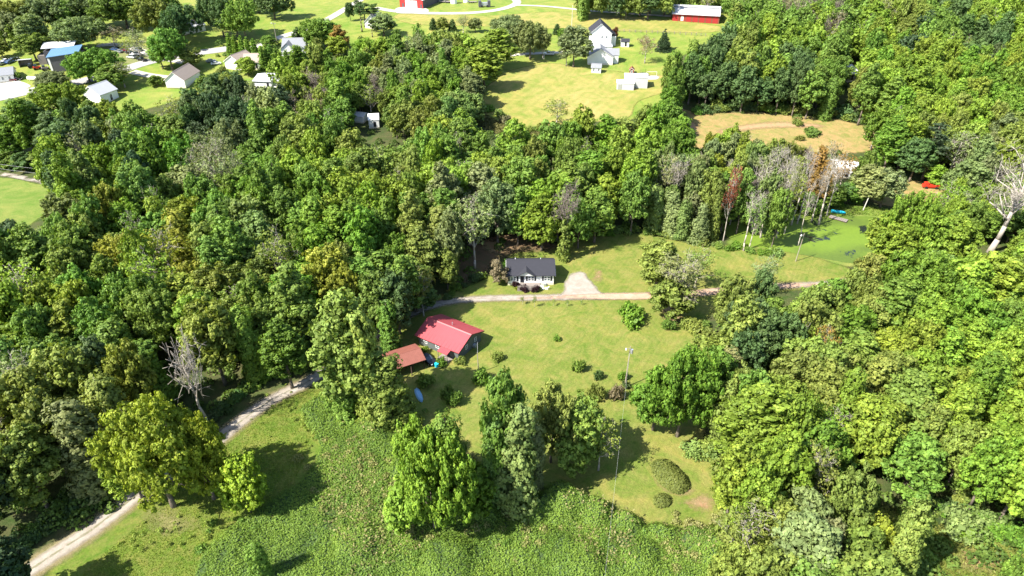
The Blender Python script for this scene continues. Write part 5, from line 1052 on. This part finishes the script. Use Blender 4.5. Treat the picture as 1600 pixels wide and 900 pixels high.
# ------------------------------------------------------------------ shrubs along the wood edges
def along(line, n, colors, rpx, jit=4, hpx=None):
    P = [np.array(p, float) for p in line]; L = [0]
    for i in range(len(P)-1): L.append(L[-1]+np.linalg.norm(P[i+1]-P[i]))
    for k in range(n):
        s = L[-1]*(k+.5)/n; i = max(j for j in range(len(L)-1) if L[j] <= s); q = P[i]+(P[i+1]-P[i])*(s-L[i])/(L[i+1]-L[i]) + trs.normal(0, jit, 2)*np.array([1,.5])
        r = rpx*trs.uniform(.7, 1.35); p = G(*q); R = r*depth(p)/FOC; tree(p, 'h', colors[trs.randint(len(colors))], R*trs.uniform(1.0, 1.7), R); TREES[-1]['wood'] = 'edge'
along([(955,372),(990,358),(1010,362),(1050,372),(1100,382),(1150,388),(1200,395),(1225,398)], 24, ['green','sage','olive','fresh','green'], 9)
along([(1230,345),(1250,340),(1290,325),(1330,320),(1345,318)], 9, ['green','dark','fresh'], 8)
along([(1380,405),(1350,425),(1345,440)], 6, ['fresh','lime'], 11)
along([(1060,505),(1100,520),(1115,560),(1110,600)], 8, ['olive','green','fresh'], 15)
along([(1080,700),(1120,715),(1140,750),(1165,790),(1140,820)], 12, ['olive','green','olive','sage'], 20, 7)
along([(1240,200),(1270,205),(1250,230),(1180,240),(1100,240)], 14, ['sage','olive','green','tan'], 9, 5)
along([(760,165),(800,195),(830,205),(880,205),(930,198),(980,190)], 14, ['olive','green','sage','olive','tan'], 8, 4)
along([(640,475),(600,500),(560,530),(520,550),(470,580)], 12, ['dark','green','olive'], 11, 4)
along([(450,592),(400,590),(355,630),(315,680),(235,735)], 12, ['green','fresh','dark'], 11, 4)
along([(195,742),(140,780),(95,812),(50,845),(10,870)], 12, ['sage','green','dark'], 15, 5)
along([(690,468),(720,450),(760,430)], 6, ['dark','green'], 8, 4)
along([(1080,176),(1140,170),(1200,174),(1290,180),(1375,192)], 30, ['dark','green','olive'], 10, 3)
along([(575,660),(620,672),(650,665)], 6, ['olive','green'], 16, 6)
along([(1300,860),(1350,900),(1250,900),(1180,860),(1120,840)], 12, ['grey','olive','green','tan'], 24, 9)
along([(1480,830),(1540,830),(1600,840)], 6, ['lime','fresh','sage'], 22, 8)
along([(1385,735),(1430,770),(1480,800),(1520,780),(1500,730),(1440,730)], 22, ['dark','green','olive','fresh'], 17, 8)
along([(1290,790),(1340,850),(1400,880),(1460,870)], 12, ['green','olive','sage'], 18, 8)
along([(0,264),(60,264),(95,276)], 7, ['dark','green'], 9, 2)

# ------------------------------------------------------------------ undergrowth, kudzu, grass tufts (uncountable)
def stuff_leaves(name, P, Nn, size, color, rs, label, tone=None, flat=.5, asp=.42):
    V, F = quads(P, Nn, size, rs, flat, asp); n = len(P); t = tone if tone is not None else rs.uniform(0, 1, n)
    T = np.repeat(np.stack([np.clip(t*.7+rs.uniform(0,.3,n),0,1), np.clip(t*.6+rs.uniform(0,.4,n),0,1), t*0, t*0+1], 1), 4, 0)
    o = link(name, mesh_np(name, V, F, T), None, LEAF); o.color = (*color, 1); return tag(o, label, None, None, 'stuff')
rs = np.random.RandomState(77)
def vnoise(x, y, s, seed=0):
    r = np.random.RandomState(seed); z = 0
    for k in range(7):
        a = r.uniform(0, 6.28); f = s*r.uniform(.6, 1.6); z = z + np.sin((x*math.cos(a)+y*math.sin(a))*f + r.uniform(0, 6.28))
    return z/7
def under(poly, n, seed):
    r = np.random.RandomState(seed); A = np.array(poly, float); lo, hi = A.min(0), A.max(0); out = []
    while len(out) < n:
        q = r.uniform(lo, hi); 
        if inside(q[None], A)[0] and not any(inside(q[None], np.array(b, float))[0] for b in NOGO[:6]): out.append(G(*q)[:2])
    return np.array(out)
cs = np.vstack([under([(-100,200),(500,200),(1000,210),(1000,370),(700,450),(560,540),(380,640),(220,770),(60,860),(-100,900)], 620, 1), under([(1080,470),(1380,430),(1700,380),(1700,950),(1200,900),(1120,700)], 420, 2), under([(1000,200),(1400,210),(1400,300),(1240,350),(1020,370)], 120, 3), under([(1160,-20),(1700,-20),(1700,300),(1400,220),(1080,190)], 260, 4), under([(330,60),(760,60),(740,200),(330,160)], 160, 5)])
P, Nn, T = [], [], []
for c in cs:
    r = rs.uniform(.9, 2.2); h = r*rs.uniform(.7, 1.5); k = int(70*r); d = unit(rs.normal(size=(k,3)) + np.array([0,0,.3])); d[:,2] = abs(d[:,2])
    P.append(np.c_[c[0]+d[:,0]*r, c[1]+d[:,1]*r, TH(c[0], c[1])+d[:,2]*h+rs.uniform(-.2,.2,k)]); Nn.append(d); T.append(np.full(k, rs.rand()))
P, Nn, T = np.concatenate(P), np.concatenate(Nn), np.concatenate(T)
stuff_leaves('undergrowth', P, Nn, rs.uniform(.35, .75, len(P)), (.10, .17, .032), rs, 'dark green undergrowth between the trunks of the woods', T)
# kudzu field
KP = px((470,640),(520,610),(560,625),(600,650),(640,680),(690,700),(740,760),(790,800),(830,770),(870,765),(900,775),(935,790),(970,805),(1010,820),(1060,830),(1110,830),(1160,870),(1200,920),(1180,1010),(800,1060),(330,1040),(300,930),(330,850),(400,800),(470,750),(500,700))
mounds = [(880,790,3.6,3.4),(930,800,3.0,2.6),(835,800,2.6,2.2),(985,812,2.6,2.2),(1040,822,2.8,2.4),(660,705,4.2,4.0),(700,720,4.0,4.2),(640,740,3,2.0),(1095,842,3.2,2.2),(730,795,2.6,1.8),(590,670,3.5,2.2),(760,800,2.2,1.6),(1000,870,3,1.2),(900,880,4,1.4),(560,850,3.5,1.0),(700,880,4,1.2),(480,700,2.5,.7),(1130,880,3,2.2),(620,640,3,2)]
MW = [(G(a, b)[0], G(a, b)[1], r, h) for a, b, r, h in mounds]
def kud(x, y, e):
    z = .55 + .55*vnoise(x, y, .35, 4) + .42*vnoise(x, y, .9, 5) + .34*vnoise(x, y, 2.6, 6)
    for a, b, r, h in MW: d = np.sqrt((x-a)**2+(y-b)**2)/r; z = z + h*np.clip(1.15-d**2.2, 0, 1)**.7
    return np.clip(z, .05, 9)*np.clip(e/1.3, 0, 1)
m, nt, bs = newmat('kudzu_base'); v = mapping(nt); n = noise(nt, 1.2, 5, .7, v); r = ramp(nt, n.outputs[0], [(.35, (.018, .04, .010)), (.6, (.05, .09, .018)), (.75, (.12, .10, .04))]); nt.links.new(r.outputs[0], bs.inputs['Base Color']); bs.inputs['Roughness'].default_value = .9
o = sheet('kudzu', KP, 'kudzu_base', .03, 1.6, .9, .25, 'thick green kudzu vines smothering the near slope', 'stuff', None, kud)
def kleaf(o, cnt, color, size, rs, name, label, bare=.0):
    me = o.data; n = len(me.polygons); ar = np.empty(n); me.polygons.foreach_get('area', ar); me.calc_loop_triangles()
    vc = np.empty(len(me.vertices)*3); me.vertices.foreach_get('co', vc); vc = vc.reshape(-1, 3)
    T = np.array([t.vertices[:] for t in me.loop_triangles]); a, b, c = vc[T[:,0]], vc[T[:,1]], vc[T[:,2]]; nr = np.cross(b-a, c-a); A = np.linalg.norm(nr, axis=1); nr = nr/(A[:,None]+1e-9); nr[nr[:,2] < 0] *= -1
    k = rs.choice(len(T), cnt, p=A/A.sum()); u = rs.rand(cnt, 2); s = u.sum(1) > 1; u[s] = 1-u[s]; P = a[k] + (b-a)[k]*u[:,:1] + (c-a)[k]*u[:,1:]; Nn = nr[k]
    pn = vnoise(P[:,0], P[:,1], .55, 8) + .7*vnoise(P[:,0], P[:,1], 1.5, 9); keep = pn > -bare if bare else np.ones(cnt, bool)
    if bare: keep = (pn > -.55) | (rs.rand(cnt) < .35)
    P, Nn, pn = P[keep], Nn[keep], pn[keep]; P = P + Nn*rs.uniform(-.02, .5, (len(P), 1)) + rs.normal(0, .04, P.shape)
    V = stuff_leaves(name, P, Nn, rs.uniform(size*.6, size*1.4, len(P)), color, rs, label, np.clip(.45+pn*.5+rs.normal(0,.15,len(P)), 0, 1), flat=.62)
kleaf(o, 190000, (.135, .225, .032), .24, rs, 'kudzu_leaves', 'broad green kudzu leaves covering the near slope', .5)
# dry vine stems over the kudzu
k = rs.choice(len(o.data.vertices), len(o.data.vertices)*4//5, replace=False); vc = np.array([o.data.vertices[i].co[:] for i in k]); pn = vnoise(vc[:,0], vc[:,1], .28, 12); cu = 800 + FOC*vc[:,0]/(vc[:,1]*math.cos(PITCH)+CAMH*math.sin(PITCH)); cv = 450 + FOC*(-vc[:,1]*math.sin(PITCH)+CAMH*math.cos(PITCH))/(vc[:,1]*math.cos(PITCH)+CAMH*math.sin(PITCH)); near = np.exp(-((cu-650)/110)**2-((cv-790)/60)**2) + np.exp(-((cu-1090)/60)**2-((cv-850)/35)**2) + .6*np.exp(-((cu-560)/60)**2-((cv-720)/50)**2); vc = vc[pn + near*.75 > .27]
vc = np.repeat(vc, 9, 0) + rs.normal(0, .4, (len(vc)*9, 3))*np.array([1,1,.2]); d = np.tile([0,0,1.], (len(vc),1)); V = stuff_leaves('dry_vines', vc + np.array([0,0,.22]), d, rs.uniform(.3,.62,len(vc)), (.26,.25,.10), rs, 'dry yellowish vine stems and dead leaves among the kudzu', flat=.4, asp=.3)
# brushy clumps standing out of the kudzu
def clumps(pts, rlo, rhi, color, name, label, seed, leaf=.26, n=120):
    r = np.random.RandomState(seed); P, Nn = [], []
    for x, y in pts:
        R = r.uniform(rlo, rhi); k = int(n*R*R) + 12; dd = unit(r.normal(size=(k,3)) + np.array([0,0,.2])); dd[:,2] = abs(dd[:,2]); z = float(TH(x, y)) + .35 + float(.55*vnoise(x, y, .35, 4) + .42*vnoise(x, y, .9, 5))
        P.append(np.c_[x+dd[:,0]*R*r.uniform(.4,1.1,k), y+dd[:,1]*R*r.uniform(.4,1.1,k), z+dd[:,2]*R*r.uniform(.5,1.0,k)]); Nn.append(dd)
    P = np.concatenate(P); stuff_leaves(name, P, np.concatenate(Nn), r.uniform(leaf*.6, leaf*1.5, len(P)), color, r, label, flat=.5)
cr = np.random.RandomState(41)
def spread(cu, cv, su, sv, n): return [tuple(G(u, v)[:2]) for u, v in zip(cr.normal(cu, su, n), cr.normal(cv, sv, n))]
clumps(spread(640,790,75,38,85)+spread(1085,850,40,22,60)+spread(560,725,45,30,30)+spread(800,830,40,20,20), .5, 1.3, (.24,.25,.085), 'brush', 'dry yellowish brush growing up through the kudzu', 5)
clumps(spread(560,830,120,40,60)+spread(900,860,110,25,50)+spread(600,700,60,30,30), .4, 1.1, (.105,.20,.03), 'weeds', 'dark green weed clumps in the kudzu slope', 6)
clumps(spread(275,838,45,22,30)+spread(480,650,50,25,40)+spread(430,720,40,30,20), .25, .6, (.20,.28,.045), 'weeds', 'small weed clumps in the rough grass by the driveway', 7, .2, 160)
# two kudzu islands on the lawn
for i, (P, h, lb) in enumerate([([(1019,728),(1030,722),(1045,724),(1058,736),(1074,752),(1076,762),(1066,770),(1050,768),(1034,757),(1022,742)], 1.5, 'long oval leafy bed on the mown lawn near the kudzu'), ([(1022,782),(1028,776),(1040,776),(1047,782),(1044,790),(1032,793),(1024,790)], .9, 'small round leafy bed below the long oval one')]):
    o = sheet('plant_bed', px(*P), 'kudzu_base', .06, .8, .6, .08, lb, None, None, lambda x, y, e, h=h: h*(1-np.exp(-e/.7)) + .12*vnoise(x, y, 2, 3)*np.clip(e, 0, 1)); tag(o, lb, 'plant bed', None, 'thing')
    me0 = o.data; before = set(bpy.data.objects); kleaf(o, 5200 if i == 0 else 1500, (.13, .16, .035), .32, rs, 'leaves', None)
    for nw in set(bpy.data.objects) - before: nw.parent = o; nw['kind'] = 'stuff'
# tufts in rough grass and at lawn edges
def tufts(poly, n, color, size, name, label, seed, dens=None):
    r = np.random.RandomState(seed); A = np.array(px(*poly)); lo, hi = A.min(0), A.max(0); q = r.uniform(lo, hi, (n*3, 2)); q = q[inside(q, A)][:n]
    pn = vnoise(q[:,0], q[:,1], .7, seed); q = q[pn > -2] ; n = len(q); s = r.uniform(size*.5, size*1.5, n)
    P = np.c_[q, TH(q[:,0], q[:,1]) + .05 + s*.25]; d = unit(r.normal(size=(n,3))*np.array([1,1,.35])); V = stuff_leaves(name, P, d, s, color, r, label, flat=.85, asp=.22)
tufts([(90,945),(150,875),(200,835),(255,785),(290,745),(340,690),(400,645),(470,612),(540,595),(590,610),(480,700),(460,760),(400,800),(330,860),(300,1000),(20,990)]   , 42000, (.19,.27,.04), .2, 'grass', 'tall rough grass tufts beside the gravel driveway', 21)
tufts([(1260,740),(1330,770),(1420,800),(1500,830),(1620,840),(1640,900),(1500,930),(1380,900),(1300,850)], 9000, (.17, .19, .045), .42, 'grass', 'pale rough grass in the lower woodland glade', 22)
tufts([(1230,340),(1300,322),(1380,325),(1395,342),(1345,336),(1240,345)], 2500, (.15, .24, .03), .4, 'reeds', 'bright reeds along the back of the pond', 23)
tufts([(745,170),(790,198),(860,208),(930,202),(985,190),(985,200),(930,214),(860,222),(780,212),(740,190)], 9000, (.17,.17,.06), .8, 'brush', 'dry brush along the foot of the yellow meadow', 24)

# ------------------------------------------------------------------ labels that single each tree out
def zone_of(u, v, wd):
    T = [('west', [(0,300,'the wooded corner by the pasture track'),(0,0,'')])]
    L = [(60,200,'behind the green pasture'),(200,180,'in the wood below the main road'),(380,170,'in the wood below the flat grey shed'),(560,130,'in the wood above the small white barn'),(660,100,'in the wood below the far cedar row'),
      (520,60,'beside the blue-grey-roofed house'),(130,60,'among the houses around the workshop'),(300,60,'among the yards by the hidden white house'),(60,400,'in the west wood below the pasture'),(230,330,'in the middle of the west wood'),(420,280,'in the wood below the small white barn'),(600,260,'in the wide wood below the small clearing'),
      (560,380,'in the wood west of the dark-roofed house'),(700,340,'in the wood just above the dark-roofed house'),(400,430,'in the wood above the driveway bend'),(80,540,'in the thick west slope wood'),(200,480,'beside the dark gully of the west wood'),(340,500,'above the leafless roadside tree'),(100,720,'in the wood west of the lower driveway'),(790,250,'in the wood behind the dark-roofed house'),
      (900,240,'in the wood below the yellow meadow'),(1000,200,'at the corner of the yellow meadow'),(960,300,'in the wood behind the upper lawn'),(1060,290,'in the wood edge west of the pond'),(1200,260,'among the white trunks by the pond'),(1330,250,'around the mobile home by the pond'),(1100,120,'at the wood edge east of the yellow meadow'),(1240,60,'in the upper woods above the tan meadow'),(1260,140,'in the woods bordering the tan meadow'),
      (1400,60,'in the high east woods'),(1380,140,'in the woods beyond the pale-roofed wood house'),(1540,60,'in the farthest east corner woods'),(1540,170,'in the woods above the dead white tree'),(1430,220,'in the woods behind the dry yard'),(1050,-10,'behind the long red barn'),(1560,330,'around the dead white tree'),(1430,370,'over the east end of the pond'),(1130,500,'in the wood below the driveway end'),
      (1250,480,'in the wood below the east driveway'),(1400,480,'in the east wood below the pond'),(1550,480,'in the east wood below the dead white tree'),(1200,600,'in the wood beside the bright round tree'),(1350,600,'in the middle of the lower east wood'),(1530,620,'in the sunlit part of the lower east wood'),(1180,720,'at the wood edge by the oval leafy bed'),(1330,730,'in the dense lower east wood'),(1500,730,'above the lower woodland glade'),(1260,830,'in the scrubby lower wood'),(1560,820,'beside the lower woodland glade'),
      (900,90,'in the meadow round the garage house'),(800,60,'by the far drive'),(720,40,'along the field lane'),(400,60,'in the cedar hedge by the tan-roofed houses'),(460,80,'in the hedge before the blue-grey-roofed house'),(640,700,'on the kudzu slope'),(820,680,'in the lawn clump')]
    d = [((u-a)**2 + ((v-b)*1.3)**2, s) for a, b, s in L]; return min(d)[1]
from collections import defaultdict
grp = defaultdict(list)
for t in TREES:
    o = t['o']; u, v = proj((t['p'][0], t['p'][1], float(TH(t['p'][0], t['p'][1]))+t['H']*.8)); t['u'], t['v'] = u, v; z = zone_of(u, v, t.get('wood'))
    o['group'] = t.get('group') or (KNAME[t['kind']][1]+'s ' + z)
    if t['label']: o['label'] = t['label']; continue
    if t['kind'] in 'dDkw': base = COLW.get(t['color'], 'bare grey') + ' leafless tree'
    else: base = COLW[t['color']] + ' ' + KNAME[t['kind']][1]
    sz = '' 
    grp[(base, z)].append(t)
ORD = [q + ' ' for q in ('first second third fourth fifth sixth seventh eighth ninth tenth eleventh twelfth thirteenth fourteenth fifteenth sixteenth seventeenth eighteenth nineteenth twentieth twenty-first twenty-second twenty-third twenty-fourth twenty-fifth').split()]
for (base, z), ts in grp.items():
    ts.sort(key=lambda t: t['u']); n = len(ts)
    for i, t in enumerate(ts):
        if n == 1: lb = ('tall ' if t['H'] > 21 else 'small ' if t['H'] < 9 else '') + base + ' ' + z
        elif n == 2: lb = ('left of two ' if i == 0 else 'right of two ') + base + 's ' + z
        elif i in (0, n-1): lb = ('leftmost ' if i == 0 else 'rightmost ') + base + ' ' + z
        else: lb = ORD[min(i, 24)] + base + ' from left ' + z
        assert len(lb.split()) <= 16, lb
        t['o']['label'] = lb
print('trees', len(TREES), {k: sum(t['kind'] == k for t in TREES) for k in KNAME})
